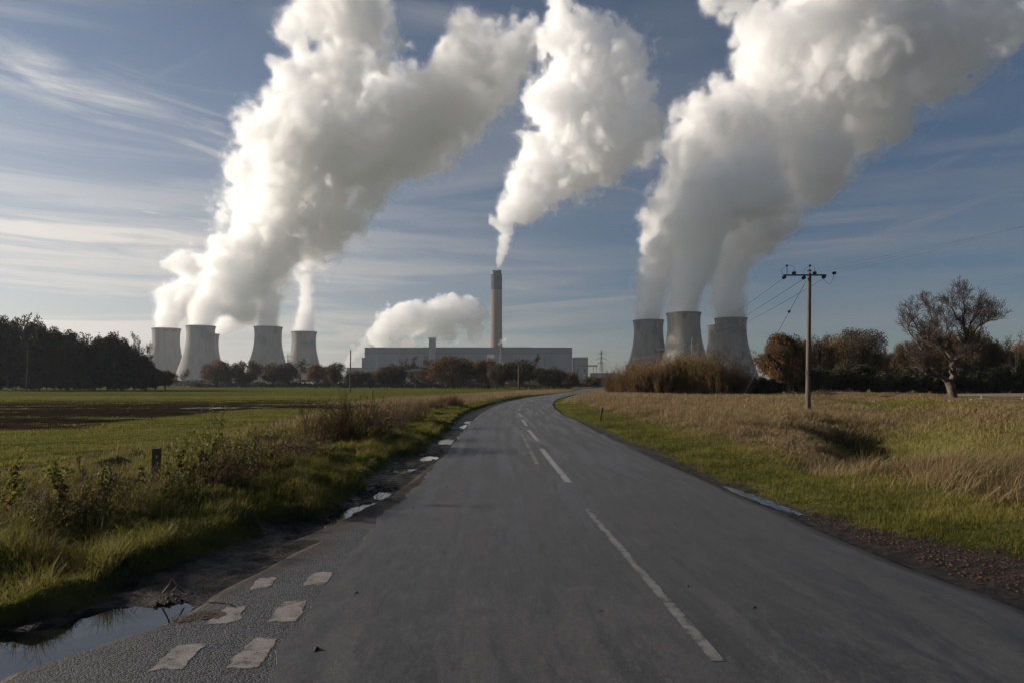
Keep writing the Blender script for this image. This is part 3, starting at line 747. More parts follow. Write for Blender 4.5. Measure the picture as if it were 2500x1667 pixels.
# painted marks
def paint_fn(wlo, whi, tint=(0.42, 0.38, 0.34), under=(0.10, 0.097, 0.095), soft=True):
    def fn(t, p):
        co = t.n('ShaderNodeTexCoord').outputs['Object']
        n = t.noise(co, 6.0, 9, 0.75, 0.4); f = t.noise(co, 130, 4, 0.75)
        w = t.math('ADD', n, t.math('MULTIPLY', t.math('SUBTRACT', f, 0.5), 0.7))
        w2 = t.math('SUBTRACT', w, t.math('MULTIPLY', t.math('SUBTRACT', 1.0, t.attr('inside').outputs['Fac']), 0.42))
        t.put(p, 'Base Color', t.mix(t.ramp(w, 0.35, 0.65), tuple(c * .62 for c in tint), tint))
        t.put(p, 'Alpha', t.ramp(w2, wlo - .06, whi - .06))
        b = t.n('ShaderNodeBump', ins={'Strength': 0.6, 'Distance': 0.006, 'Height': f}); t.put(p, 'Normal', b.outputs[0])
    return fn
M_PAINT = material('worn_white_paint', rough=0.5, spec=.5, fn=paint_fn(0.24, 0.44, (0.27, 0.26, 0.245)))
M_PAINTN = material('thin_white_paint', rough=0.5, spec=.5, fn=paint_fn(0.28, 0.54, (0.17, 0.165, 0.155)))
M_PAINTF = material('faded_white_paint', rough=0.6, fn=paint_fn(0.36, 0.60, (0.22, 0.21, 0.20)))
M_PAINTB = material('cracked_white_paint', rough=0.7, fn=paint_fn(0.35, 0.52, (0.24, 0.215, 0.195), (0.13, 0.12, 0.11)))
def poly_sheet(name, pts, z_of, mat, jitter=0.02, seed=0, n=10, dz=0.004, rag=None):
    P = np.array(pts, float); C = P.mean(0); out = []
    for a in range(len(P)):
        b = P[(a + 1) % len(P)]
        for t_ in np.linspace(0, 1, n, endpoint=False): out.append(P[a] + (b - P[a]) * t_)
    out = np.array(out)
    out[:, 0] += jitter * fbm(out[:, 0] * 3, out[:, 1] * 3, 0.35, 90 + seed); out[:, 1] += jitter * 1.6 * fbm(out[:, 0] * 3, out[:, 1] * 3, 0.35, 95 + seed)
    V = np.vstack([out, C]); rings = [out + (C - out) * k for k in (0, .22, .75)]
    V = np.vstack(rings + [C[None]]); m = len(out)
    Z = z_of(V[:, 0], V[:, 1]) + dz
    F4 = [(r * m + k, r * m + (k + 1) % m, (r + 1) * m + (k + 1) % m, (r + 1) * m + k) for r in range(2) for k in range(m)]
    F3 = [(2 * m + k, 2 * m + (k + 1) % m, 3 * m) for k in range(m)]
    ins = np.concatenate([np.zeros(m), np.ones(len(V) - m)])
    return mesh_np(name, np.column_stack([V, Z]), [np.array(F4), np.array(F3)], mat, attrs={'inside': ins})
DASH = [((1432, 1247), (1755, 1625), 'long centre line dash nearest the camera'), ((1322, 1098), (1388, 1181), 'second nearest centre line dash'), ((1290, 1051), (1314, 1079), 'third nearest centre line dash'),
        ((1275, 1025), (1286, 1041), 'fourth nearest centre line dash'), ((1267, 1009), (1273, 1019), 'fifth nearest centre line dash'), ((1268, 998), (1268, 1003), 'centre dash entering the bend'),
        ((1273, 989.5), (1270, 994), 'centre dash within the bend'), ((1284, 982.5), (1278, 986), 'centre dash leaving the bend'), ((1302, 976), (1293, 979), 'small far centre dash after the bend')]
for k, (a, b, lab) in enumerate(DASH):
    a, b = ground(*a), ground(*b); u = (b - a) / np.linalg.norm(b - a); nrm = np.array([-u[1], u[0]]) * (0.045 if k == 0 else 0.065)
    L = np.linalg.norm(b - a); m = max(2, int(L / 0.25)); 
    s = np.linspace(0, 1, m)[:, None]; c = a + (b - a) * s
    jit = 0.006 * fbm(s[:, 0] * 9, s[:, 0] * 0 + k, 1, 5)[:, None]
    Lp = c + nrm * (1 + jit * 10); Rp = c - nrm * (1 - jit * 10)
    V = np.vstack([Lp, (Lp + Rp) / 2, Rp]); Z = road_z(V[:, 0], V[:, 1]) + 0.004 + 0.0003 * np.maximum(0, V[:, 1] - 10)
    F = [(q + i_, q + i_ + 1, q + m + i_ + 1, q + m + i_) for q in (0, m) for i_ in range(m - 1)]
    o = mesh_np('road_marking', np.column_stack([V, Z]), np.array(F), M_PAINTN if k == 0 else M_PAINT, attrs={'inside': np.repeat([.7, 1.0, .7], m)})
    tag(o, lab, group='centre line dashes', kind='structure')
a, b = ground(1271, 1056), ground(1319, 1148); w = np.array([0.05, 0.02])
o = poly_sheet('road_marking', [a - w, a + w, b + w, b - w], road_z, M_PAINTF, 0.008, 3, dz=0.005); tag(o, 'faint ghost of an old dash left of the centre line', kind='structure')
def z5(p): return (p[0] / 2.1867, 950 + p[1] / 2.1867)
GW = [([(1300, 1080), (1375, 1003), (1500, 990), (1465, 1045)], 'farthest left give way block, half covered by mud'), ([(1600, 1052), (1668, 972), (1790, 965), (1738, 1052)], 'farthest right give way block'),
      ([(1408, 1245), (1512, 1120), (1665, 1112), (1590, 1240)], 'middle give way block of the right row'), ([(1070, 1268), (1205, 1150), (1330, 1142), (1290, 1235)], 'middle left give way block smeared with brown mud'),
      ([(758, 1513), (952, 1343), (1130, 1335), (980, 1500)], 'large pale give way block nearest in the left row'), ([(1172, 1497), (1332, 1318), (1510, 1313), (1392, 1490)], 'large pale give way block nearest in the right row')]
def side_z(x, y):
    return np.full(np.shape(x), -0.008) + 0.003 * fbm(x, y, .4, 83)
for k, (P4, lab) in enumerate(GW):
    P4 = [ground(*z5(p)) for p in P4]
    o = poly_sheet('road_marking', P4, side_z, M_PAINTB, 0.035, k, dz=0.003)
    tag(o, lab, group='give way blocks at the side road mouth', kind='structure')

# standing water
def water_fn(t, p):
    co = t.n('ShaderNodeTexCoord').outputs['Object']
    b = t.n('ShaderNodeBump', ins={'Strength': 0.05, 'Distance': 0.01, 'Height': t.noise(co, 3.0, 2, 0.5)}); t.put(p, 'Normal', b.outputs[0])
M_WATER = material('muddy_water', (0.016, 0.015, 0.014), 0.02, water_fn, spec=0.9)
M_WATER.node_tree.nodes['Principled BSDF'].inputs['IOR'].default_value = 1.4
WL = ['large dark puddle along the near left verge', 'bright puddle in the muddy left verge below the grass bank', 'small broken puddle just beyond the bright one', 'thin pair of puddles in the left gutter', 'narrow pale puddle in the left gutter, mid way', 'wide pale puddle farther up the left gutter', 'second farthest small gutter puddle', 'farthest small gutter puddle before the bend']
PUX = [ground(*p) for p in [(-160, 1720), (0, 1650), (100, 1622), (270, 1566), (420, 1515), (475, 1468), (440, 1452), (320, 1462), (200, 1480), (73, 1515), (0, 1512), (-160, 1520)]]
wz = WATER_Z + 0.012
o = poly_sheet('puddle', PUX, lambda x, y: np.full(np.shape(x), wz), M_WATER, 0.02, 1, dz=0); tag(o, WL[0], kind='structure', group='puddles along the road')
for k, (cx_, cy_, a, b) in enumerate(WG[1:]):
    P = [(cx_ + a * 1.25 * math.cos(q), cy_ + b * 1.25 * math.sin(q)) for q in np.linspace(0, 2 * math.pi, 14, endpoint=False)]
    P = [(min(x, float(xL(y)) - 0.10), y) for x, y in P]
    o = poly_sheet('puddle', P, lambda x, y: np.full(np.shape(x), WATER_Z), M_WATER, 0.02, k, n=3, dz=0); tag(o, WL[k + 1], kind='structure', group='puddles along the road')
c = ground(560, 996)
P = [(c[0] + 3.0 * math.cos(q), c[1] + 2.2 * math.sin(q) + .6 * math.cos(q)) for q in np.linspace(0, 2 * math.pi, 14, endpoint=False)]
zf = float(height(np.array([c[0]]), np.array([c[1]]))[0])
o = poly_sheet('puddle', P, lambda x, y: height(x, y) * 0.4 + 0.03, M_WATER, 0.9, 9, dz=0.0); tag(o, 'pale sheet of floodwater out in the muddy left field', kind='structure', group='puddles along the road')

# thin dirty water lying against the right hand edge
RP = [ground(*p) for p in [(1762, 1180), (1800, 1188), (1860, 1208), (1925, 1232), (1960, 1248), (1950, 1251), (1900, 1236), (1840, 1214), (1790, 1196)]]
o = poly_sheet('puddle', RP, lambda x, y: height(x, y) * 0 - 0.037, M_WATER, 0.06, 5, n=5, dz=0.0)
tag(o, 'thin dirty puddle against the right road edge', kind='structure', group='puddles along the road')
def smear_fn(t, p):
    co = t.n('ShaderNodeTexCoord').outputs['Object']; n = t.noise(co, 16.0, 8, 0.75, 0.5)
    t.put(p, 'Base Color', t.mix(t.ramp(n, .35, .65), (0.014, 0.009, 0.006), (0.060, 0.032, 0.018)))
    w = t.math('SUBTRACT', n, t.math('MULTIPLY', t.math('SUBTRACT', 1.0, t.attr('inside').outputs['Fac']), 0.5)); t.put(p, 'Alpha', t.ramp(w, .40, .54))
    t.put(p, 'Normal', t.n('ShaderNodeBump', ins={'Strength': 0.5, 'Distance': 0.008, 'Height': n}).outputs[0])
SM = [ground(*z5(p)) for p in [(860, 1225), (1000, 1185), (1180, 1165), (1240, 1185), (1180, 1225), (1050, 1240), (900, 1255)]]
tag(poly_sheet('leaf_smear', SM, side_z, material('leafy_dirt', fn=smear_fn), .05, 7, dz=0.005), 'red brown smear of dirt and leaves', kind='stuff')
# ------------------------------------------------------------------ vegetation
def leaf_mat(name, cols, trans=0.3, rough=0.65, rnd=0.25):
    """cols: colour stops followed by the per-leaf 'tone'"""
    m = bpy.data.materials.new(name); m.use_nodes = True; t = NT(m.node_tree); p = m.node_tree.nodes['Principled BSDF']
    tone = t.attr('tone').outputs['Fac']; oi = t.n('ShaderNodeObjectInfo').outputs['Random']
    r = t.n('ShaderNodeValToRGB'); e = r.color_ramp.elements
    while len(e) < len(cols): e.new(0.5)
    for k, c in enumerate(cols): e[k].position = k / max(1, len(cols) - 1); e[k].color = (*c, 1)
    f = t.math('ADD', tone, t.math('MULTIPLY', t.math('SUBTRACT', oi, 0.5), rnd), clamp=True)
    t.put(r, 0, f); col = r.outputs[0]
    t.put(p, 'Base Color', col); p.inputs['Roughness'].default_value = rough; p.inputs['Specular IOR Level'].default_value = 0.2
    tr = t.n('ShaderNodeBsdfTranslucent', ins={'Color': col}); mx = t.n('ShaderNodeMixShader', ins={0: trans, 1: p.outputs[0], 2: tr.outputs[0]})
    t.put(m.node_tree.nodes['Material Output'], 'Surface', mx.outputs[0])
    return m
M_BARK = material('bark', fn=noisy((0.050, 0.038, 0.028), (0.11, 0.085, 0.065), 3.0))
M_BARKL = material('bare_oak_bark', fn=noisy((0.055, 0.042, 0.032), (0.125, 0.095, 0.072), 2.0, bump=0.6, bscale=14, bdist=0.02))  # slightly paler bark with relief, for the bare oak
M_TWIG = material('twigs', fn=noisy((0.055, 0.042, 0.034), (0.10, 0.078, 0.06), 1.0))
M_TWIGB = material('brown_twigs', fn=noisy((0.10, 0.062, 0.030), (0.17, 0.11, 0.05), 0.5))
M_TWIGG = material('golden_twigs', fn=noisy((0.14, 0.095, 0.028), (0.21, 0.15, 0.045), 0.5))
M_LDARK = leaf_mat('dark_leaves', [(0.014, 0.018, 0.008), (0.030, 0.034, 0.013), (0.055, 0.048, 0.018)], 0.15)
M_LOAK = leaf_mat('brown_oak_leaves', [(0.050, 0.032, 0.014), (0.115, 0.066, 0.024), (0.20, 0.11, 0.038)], 0.3)
M_LOLIVE = leaf_mat('olive_leaves', [(0.030, 0.026, 0.012), (0.068, 0.050, 0.020), (0.115, 0.075, 0.026)], 0.25)
M_LTAN = leaf_mat('tan_leaves', [(0.05, 0.036, 0.020), (0.085, 0.060, 0.032), (0.13, 0.088, 0.045)], 0.25)
M_LTHK = leaf_mat('thicket_leaves', [(0.080, 0.052, 0.020), (0.16, 0.095, 0.034), (0.26, 0.155, 0.055)], 0.3)
M_LGOLD = leaf_mat('golden_leaves', [(0.07, 0.055, 0.015), (0.14, 0.10, 0.025), (0.22, 0.15, 0.04)], 0.3)
M_LRUST = leaf_mat('rust_leaves', [(0.10, 0.05, 0.016), (0.19, 0.085, 0.022), (0.27, 0.13, 0.035)], 0.25)
M_LBRAM = leaf_mat('bramble_leaves', [(0.026, 0.036, 0.010), (0.075, 0.085, 0.016), (0.15, 0.15, 0.03), (0.19, 0.12, 0.04)], 0.4)
M_LRED = leaf_mat('russet_bramble_leaves', [(0.040, 0.026, 0.014), (0.085, 0.045, 0.022), (0.13, 0.075, 0.03), (0.09, 0.09, 0.02)], 0.3)
M_GRASS = leaf_mat('verge_grass', [(0.030, 0.040, 0.008), (0.100, 0.100, 0.016), (0.20, 0.175, 0.034), (0.26, 0.20, 0.08)], 0.40, rnd=0)
M_DRY = leaf_mat('dry_grass', [(0.055, 0.039, 0.018), (0.155, 0.108, 0.052), (0.30, 0.22, 0.115), (0.105, 0.095, 0.026)], 0.35, rnd=0)
M_WEED = leaf_mat('dead_weeds', [(0.07, 0.040, 0.028), (0.13, 0.075, 0.052), (0.20, 0.13, 0.09)], 0.25, rnd=0)

def leaves_np(C, size, rng, tone, flat=0.0):
    """one folded diamond leaf (two triangles) at each centre"""
    n = len(C); size = np.broadcast_to(size, (n,))
    a = rng.normal(size=(n, 3)); a[:, 2] *= (1 - flat); a /= np.linalg.norm(a, axis=1)[:, None]
    b = rng.normal(size=(n, 3)); b -= a * (a * b).sum(1)[:, None]; b /= np.linalg.norm(b, axis=1)[:, None] + 1e-9
    s = size[:, None] * rng.uniform(.6, 1.25, (n, 1)); c = np.cross(a, b)
    V = np.stack([C - a * s * .6, C + b * s * .42 + c * s * .1, C + a * s * .6, C - b * s * .42 + c * s * .1], 1).reshape(-1, 3)
    F = np.arange(n * 4).reshape(-1, 4)
    return V, F, np.repeat(tone, 4)
class Twigs:
    def __init__(s): s.a = []; s.b = []; s.ra = []; s.rb = []; s.tips = []
    def seg(s, a, b, ra, rb): s.a.append(a); s.b.append(b); s.ra.append(ra); s.rb.append(rb)
    def grow(s, rng, p, d, L, r, lev, kids=(5, 4, 4), up=0.12, wander=0.25, spread=0.8, shrink=0.55, segs=5, start=0.25):
        pts = [np.array(p, float)]; d = np.array(d, float); d /= np.linalg.norm(d); n = segs; dirs = [d]
        for k in range(n):
            d = d + rng.normal(size=3) * wander / math.sqrt(n) + np.array([0, 0, up]) / n * 2; d /= np.linalg.norm(d)
            q = pts[-1] + d * L / n; r0 = r * (1 - 0.75 * k / n); r1 = r * (1 - 0.75 * (k + 1) / n)
            s.seg(pts[-1], q, r0, r1); pts.append(q); dirs.append(d)
        if lev <= 0: s.tips.append(pts[-1]); s.tips.append(pts[n // 2]); return
        K_ = kids[-lev] if lev <= len(kids) else kids[0]
        for c in range(K_):
            u = start + (1 - start) * (c + rng.uniform(0.2, 0.9)) / K_; i = min(n - 1, int(u * n)); f = u * n - i
            q = pts[i] + (pts[i + 1] - pts[i]) * min(1, f); dd = dirs[i + 1]
            o = rng.normal(size=3); o -= dd * (o @ dd); o /= np.linalg.norm(o) + 1e-9
            nd = dd * math.cos(spread) + o * math.sin(spread)
            s.grow(rng, q, nd, L * shrink * rng.uniform(.7, 1.25) * (1.15 - .4 * u), r * (1 - 0.7 * u) * 0.62, lev - 1, kids, up, wander, spread, shrink, max(3, segs - 1), start)
    def arrays(s, k=3, minr=0.0):
        a = np.array(s.a); b = np.array(s.b); ra = np.maximum(np.array(s.ra), minr); rb = np.maximum(np.array(s.rb), minr)
        T = b - a; T /= np.linalg.norm(T, axis=1)[:, None] + 1e-9
        h = np.where(np.abs(T[:, 2:3]) < 0.9, [[0, 0, 1.0]], [[1.0, 0, 0]]); A = np.cross(T, h); A /= np.linalg.norm(A, axis=1)[:, None] + 1e-9; B = np.cross(T, A)
        th = np.arange(k) * 2 * math.pi / k; ring = np.cos(th)[None, :, None] * A[:, None] + np.sin(th)[None, :, None] * B[:, None]
        V = np.concatenate([a[:, None] + ring * ra[:, None, None], b[:, None] + ring * rb[:, None, None]], 1)
        n = len(a); base = np.arange(n)[:, None, None] * 2 * k; j = np.arange(k)
        q = np.stack([j, (j + 1) % k, k + (j + 1) % k, k + j], -1)[None] + base
        return V.reshape(-1, 3), q.reshape(-1, 4)
    def build(s, name, mat, parent, k=3, minr=0.0, smooth=False):
        V, F = s.arrays(k, minr); return mesh_np(name, V, F, mat, parent, smooth=smooth)

def leafy_tree(name, seed, H, R, z0, n, leaf, mleaf, lobes=16, trunk_r=0.35, lean=0, tall=False, twig_frac=0.6, low=False):
    """tapered trunk, limbs reaching into the leaf clumps, and a broken crown"""
    rng = np.random.default_rng(seed); root = empty(name)
    cz = (z0 + H) / 2; hz_ = (H - z0) / 2
    C = []; 
    for k in range(lobes):
        v = rng.normal(size=3); v /= np.linalg.norm(v); f = rng.uniform(.45, .80)
        if v[2] < -0.6 and not low: v[2] *= .4
        C.append((v[0] * R * f, v[1] * R * f, cz + v[2] * hz_ * f))
    C = np.array(C); rl = rng.uniform(.26, .46, lobes) * (R + hz_) / 2
    which = rng.choice(lobes, n, p=rl ** 2 / (rl ** 2).sum())
    v = rng.normal(size=(n, 3)); v /= np.linalg.norm(v, axis=1)[:, None]
    P = C[which] + v * (rl[which] * rng.uniform(.15, 1, n) ** .5)[:, None] * np.array([1, 1, .8]) + rng.normal(size=(n, 3)) * leaf * .5
    keep = vn(P, 0.9 * leaf * 6, seed) > -0.35; P = P[keep]
    tone = np.clip(0.5 + 0.35 * vn(P, R * .5, seed + 5) + rng.normal(size=len(P)) * .18, 0, 1)
    V, F, T = leaves_np(P, leaf, rng, tone)
    T_ = Twigs(); top = np.array([lean, 0, z0 + (H - z0) * .35]); pts = [np.array([0, 0, -0.3]), np.array([0, 0, z0 * .5]), np.array([lean * .5, 0, z0]), top]
    for a in range(3): T_.seg(pts[a], pts[a + 1], trunk_r * (1.15 - .28 * a), trunk_r * (1.15 - .28 * (a + 1)))
    for k in range(lobes):
        st = pts[2] + (pts[3] - pts[2]) * rng.uniform(-.3, 1); m = (st + C[k]) / 2 + rng.normal(size=3) * R * .06
        r0 = trunk_r * rng.uniform(.28, .45); T_.seg(st, m, r0, r0 * .65); T_.seg(m, C[k], r0 * .65, r0 * .3)
        for q in range(int(9 * twig_frac) + 2):
            d = rng.normal(size=3); d[2] = abs(d[2]) * .7; T_.grow(rng, C[k] if q % 2 else m, d, rl[k] * 1.15, r0 * .22, 1, (4,), segs=3)
    T_.build('trunk', M_BARK, root, 5)
    mesh_np('crown', V, F, mleaf, root, {'tone': T})
    return fit(root, H, R)
def vn(P, s, seed):
    return pnoise(P[:, 0] + P[:, 2] * .7, P[:, 1] - P[:, 2] * .6, s, seed)
def fit(root, H, R):
    """make the tree really as tall and as wide as asked"""
    A = [np.empty(len(c.data.vertices) * 3, dtype=np.float32) for c in root.children]
    for a, c in zip(A, root.children): c.data.vertices.foreach_get('co', a)
    P = np.concatenate([a.reshape(-1, 3) for a in A]); k = R / np.percentile(np.hypot(P[:, 0], P[:, 1]), 96); s = H / np.percentile(P[:, 2], 99.7)
    for a, c in zip(A, root.children):
        p = a.reshape(-1, 3); p[:, 2] *= s; w = sstep(p[:, 2], .05 * H, .3 * H)[:, None]; p[:, :2] *= 1 + (k - 1) * w; c.data.vertices.foreach_set('co', p.ravel()); c.data.update()
    return root
def bare_tree(name, seed, H, R, mat=None, nleaf=0, mleaf=None, lev=3, kids=(6, 6, 5), trunk_r=0.22, minr=0.02, spread=.6, leaf=.16, up=.5):
    rng = np.random.default_rng(seed); root = empty(name); T_ = Twigs()
    T_.grow(rng, (0, 0, -.3), (rng.normal() * .06, rng.normal() * .06, 1), H * .8, trunk_r, lev, kids, up=up * .3, wander=.22, spread=spread, shrink=.50 * (R / H) / .4, segs=7, start=.22)
    tips = np.array(T_.tips)
    Vt, Ft = T_.arrays(3, minr); sc = H / Vt[:, 2].max(); k = R / np.percentile(np.hypot(Vt[:, 0], Vt[:, 1]), 97)
    Vt[:, 2] *= sc; Vt[:, :2] *= (k - 1) * sstep(Vt[:, 2], 0.1 * H, .5 * H)[:, None] + 1
    ntr = 7 * 6
    mesh_np('trunk', Vt[:ntr], Ft[:7 * 3], M_BARK, root)
    mesh_np('crown', Vt[ntr:], Ft[7 * 3:] - ntr, mat or M_TWIG, root)
    if nleaf:
        tips = tips * [k, k, sc]; P = tips[rng.integers(0, len(tips), nleaf)] + rng.normal(size=(nleaf, 3)) * .25
        V, F, T = leaves_np(P, leaf, rng, np.clip(rng.normal(.5, .25, nleaf), 0, 1)); mesh_np('leaves', V, F, mleaf, root, {'tone': T})
    return root
def stem_bush(name, seed, H, R, n, mat, nleaf, mleaf, leaf=.07, r=.012, lean=.6, minr=.008, lev=1, kids=(6,)):
    """many thin stems fanning up from one footing"""
    rng = np.random.default_rng(seed); root = empty(name); T_ = Twigs()
    for k in range(n):
        a = rng.uniform(0, 2 * math.pi); q = rng.uniform(0, 1) ** .5; b = np.array([math.cos(a), math.sin(a), 0]) * R * .6 * q
        d = np.array([math.cos(a) * q * lean, math.sin(a) * q * lean, 1]) + rng.normal(size=3) * .12
        T_.grow(rng, b - [0, 0, .1], d, H * rng.uniform(.6, 1.02) * (1 - .35 * q * q), r, lev, kids, up=.1, wander=.2, spread=.45, shrink=.42, segs=5, start=.3)
    T_.build('stems', mat, root, 3, minr)
    if nleaf:
        A = np.array(T_.a + T_.tips + T_.tips); P = A[rng.integers(0, len(A), nleaf)] + rng.normal(size=(nleaf, 3)) * leaf * 1.3; P = P[P[:, 2] > .05]
        V, F, T = leaves_np(P, leaf, rng, np.clip(.5 + .3 * vn(P, R * .5, seed) + rng.normal(size=len(P)) * .2, 0, 1)); mesh_np('leaves', V, F, mleaf, root, {'tone': T})
    return root
ORD = ['first', 'second', 'third', 'fourth', 'fifth', 'sixth', 'seventh', 'eighth', 'ninth', 'tenth', 'eleventh', 'twelfth', 'thirteenth', 'fourteenth', 'fifteenth', 'sixteenth', 'seventeenth', 'eighteenth', 'nineteenth', 'twentieth']
class Kind:
    """prototypes of one kind; the first placements use the originals, later ones copies"""
    def __init__(s, protos, H, R): s.p = protos; s.H = H; s.R = R; s.used = [False] * len(protos); s.k = 0
    def put(s, x, y, h, r, label, cat, group, rz=None, z=0.0):
        i = s.k % len(s.p); s.k += 1; o = s.p[i]
        if s.used[i]: o = copy_tree(o)
        s.used[i] = True
        o.location = (x, y, z - .05); o.rotation_euler.z = (s.k * 2.399) % 6.28 if rz is None else rz; o.scale = (r / s.R, r / s.R, h / s.H)
        return tag(o, label, cat, group)
def place(kind, px, top, hw, d, label, cat, group, z=0.0, **kw):
    P = at(px, top, d); h = P[2] - z; r = hw / FX * d
    return kind.put(P[0], d, h, r, label, cat, group, z=z, **kw)

KD = Kind([leafy_tree('dark_tree', 100 + k, 17, 5, 0.6, 15000, .46, M_LDARK, 44, .3, twig_frac=.5, low=True) for k in range(4)], 17, 5)
KO = Kind([leafy_tree('oak_tree', 120 + k, 11, 6.5, 0.9, 11000, .42, M_LOAK, 44, .4, low=True) for k in range(2)], 11, 6.5)
KG = Kind([leafy_tree('round_tree', 130 + k, 11, 5.5, 1.2, 7500, .42, M_LOLIVE, 32, .35, low=True) for k in range(3)], 11, 5.5)
KR = Kind([leafy_tree('rust_tree', 140, 9, 4.5, 1.0, 5000, .4, M_LRUST, 14, .3)], 9, 4.5)
KB = Kind([bare_tree('bare_tree', 150 + k, 11, 4.5, M_TWIG, 1500, M_LTAN, minr=.035, leaf=.3) for k in range(3)], 11, 4.5)
KN = Kind([leafy_tree('wood_tree', 160 + k, 11, 4.6, 0.3, 20000, .24, (M_LOLIVE, M_LTAN, M_LOLIVE, M_LTHK)[k], 44, .2, twig_frac=1, low=True) for k in range(4)], 11, 4.6)
KT = Kind([bare_tree('slender_tree', 170 + k, 11, 3.4, M_TWIG, 900, M_LTAN, minr=.018, leaf=.12, kids=(9, 7, 5), trunk_r=.16, up=.9) for k in range(3)], 11, 3.4)
KS = Kind([stem_bush('willow_bush', 180 + k, 5, 3.0, 190, M_TWIGB, 6500, M_LTHK, leaf=.13, r=.02, minr=.014, kids=(7,)) for k in range(3)], 5, 3.0)
KSG = Kind([stem_bush('willow_bush', 185, 5, 2.6, 150, M_TWIGG, 6500, M_LGOLD, leaf=.13, r=.02, minr=.014, kids=(7,))], 5, 2.6)
KU = Kind([leafy_tree('understory_bush', 190 + k, 3.4, 3.6, 0.1, 6000, .32, M_LDARK, 14, .1, twig_frac=.3) for k in range(2)], 3.4, 3.6)
KL = Kind([leafy_tree('holly_bush', 195 + k, 3.4, 3.0, 0.1, 15000, .17, M_LDARK, 30, .1, twig_frac=.6, low=True) for k in range(3)], 3.4, 3.0)

# left wood, front row then back row
sil = [(-160, 770), (-110, 765), (-70, 775), (-28, 776), (4, 775), (38, 778), (72, 768), (104, 790), (138, 797), (170, 806), (203, 815), (236, 820), (268, 815), (300, 826), (330, 843), (358, 862), (380, 893)]
rr = random.Random(3)
for k, (px, top) in enumerate(sil):
    d = 176 + rr.uniform(-4, 5) + max(0, (px - 250)) * .03
    lab = 'tree outside the left edge of the dark wood' if px < -20 else '%s dark tree from the left edge in the front row of the dark wood' % ORD[k - 4]
    place(KD, px, top + rr.uniform(-2, 4), 27 if px < 350 else 18, d, lab, 'tree', 'trees of the dark left wood')
for k in range(13):
    px = -140 + k * 37; top = np.interp(px, [s[0] for s in sil], [s[1] for s in sil]) + rr.uniform(8, 26)
    place(KD, px, top, 30, 190 + rr.uniform(0, 14), 'tree deeper in the dark wood, %s from the left of its back row' % ORD[k], 'tree', 'back trees of the dark left wood')
for k in range(12):
    place(KU, -120 + k * 43, 905 + rr.uniform(-10, 8), 34, 173 + rr.uniform(-2, 3), '%s low dark bush from the left at the foot of the dark wood' % ORD[k], 'bush', 'undergrowth of the dark left wood')
for k, (px, top, hw) in enumerate([(336, 814, 20), (362, 834, 17), (300, 812, 14)]):
    place(KB, px, top, hw, 186, ['bare twiggy tree top showing at the right shoulder of the dark wood', 'lower bare twiggy tree at the right end of the dark wood', 'bare twigs above the crowns near the end of the dark wood'][k], 'tree', 'bare trees in the left wood')
place(KG, 404, 902, 24, 200, 'small dark round tree just right of the dark wood', 'tree', None)

# the distant line of trees
ML = [(450, 909, 17, 330, KB, 'pale small bare tree between the dark wood and the tree line'), (530, 889, 27, 320, KO, 'brown round oak at the left end of the distant tree line'), (562, 905, 20, 325, KG, 'low dark tree right of the leftmost brown oak'),
      (603, 889, 30, 322, KG, 'dark spreading tree before the fourth left cooling tower'), (640, 895, 26, 330, KB, 'grey bare tree before the gap between two left towers'), (672, 893, 27, 318, KG, 'olive tree below the lattice pylon of the left cluster'),
      (703, 893, 24, 326, KG, 'dark tree in front of the shortest looking tower'), (735, 886, 28, 330, KB, 'taller bare grey crown before the shortest looking tower'), (775, 896, 23, 300, KR, 'small orange rust tree in the distant tree line'),
      (803, 905, 16, 330, KO, 'small brown tree squeezed right of the orange one'), (822, 893, 22, 290, KG, 'compact dark green tree left of the thin pole'), (868, 912, 26, 300, KG, 'low dark tree right of the thin pole'),
      (905, 915, 24, 300, KG, 'low dark bushy tree before the left annexe of the hall'), (940, 904, 24, 290, KO, 'brown tree before the left part of the hall'), (970, 897, 24, 292, KG, 'dark tree left of the tall tan crown'),
      (985, 879, 26, 300, KB, 'tall tan half bare tree before the left part of the hall'), (1047, 884, 26, 300, KB, 'grey bare crowned tree before the middle of the hall'), (1050, 905, 30, 270, KG, 'dark tree left of the largest brown oak'),
      (1015, 912, 26, 280, KG, 'low dark tree filling the gap before the hall'), (1106, 877, 49, 243, KO, 'largest brown oak of the tree line, before the hall'), (1192, 887, 35, 236, KO, 'round brown oak with a visible trunk right of the largest one'),
      (1212, 908, 20, 228, KG, 'small olive tree tucked before two round oaks'), (1266, 885, 40, 236, KG, 'round dark olive oak behind the thin wooden pole'), (1294, 874, 19, 260, KB, 'tall pale bare tree right of the dark olive oak'),
      (1318, 905, 22, 250, KG, 'dark tree below the right part of the hall'), (1352, 906, 24, 250, KG, 'dark bushy tree under the small pole by the bend'), (1390, 917, 20, 255, KO, 'low brown tree at the right end of the tree line'), (1450, 926, 24, 300, KG, 'isolated low dark bush beyond the road bend')]
for (px, top, hw, d, kd, lab) in ML:
    place(kd, px, top - (13 if kd is KO else 9), hw * (1.22 if kd is KO else 1.1), d, lab, 'tree', 'trees of the distant line')
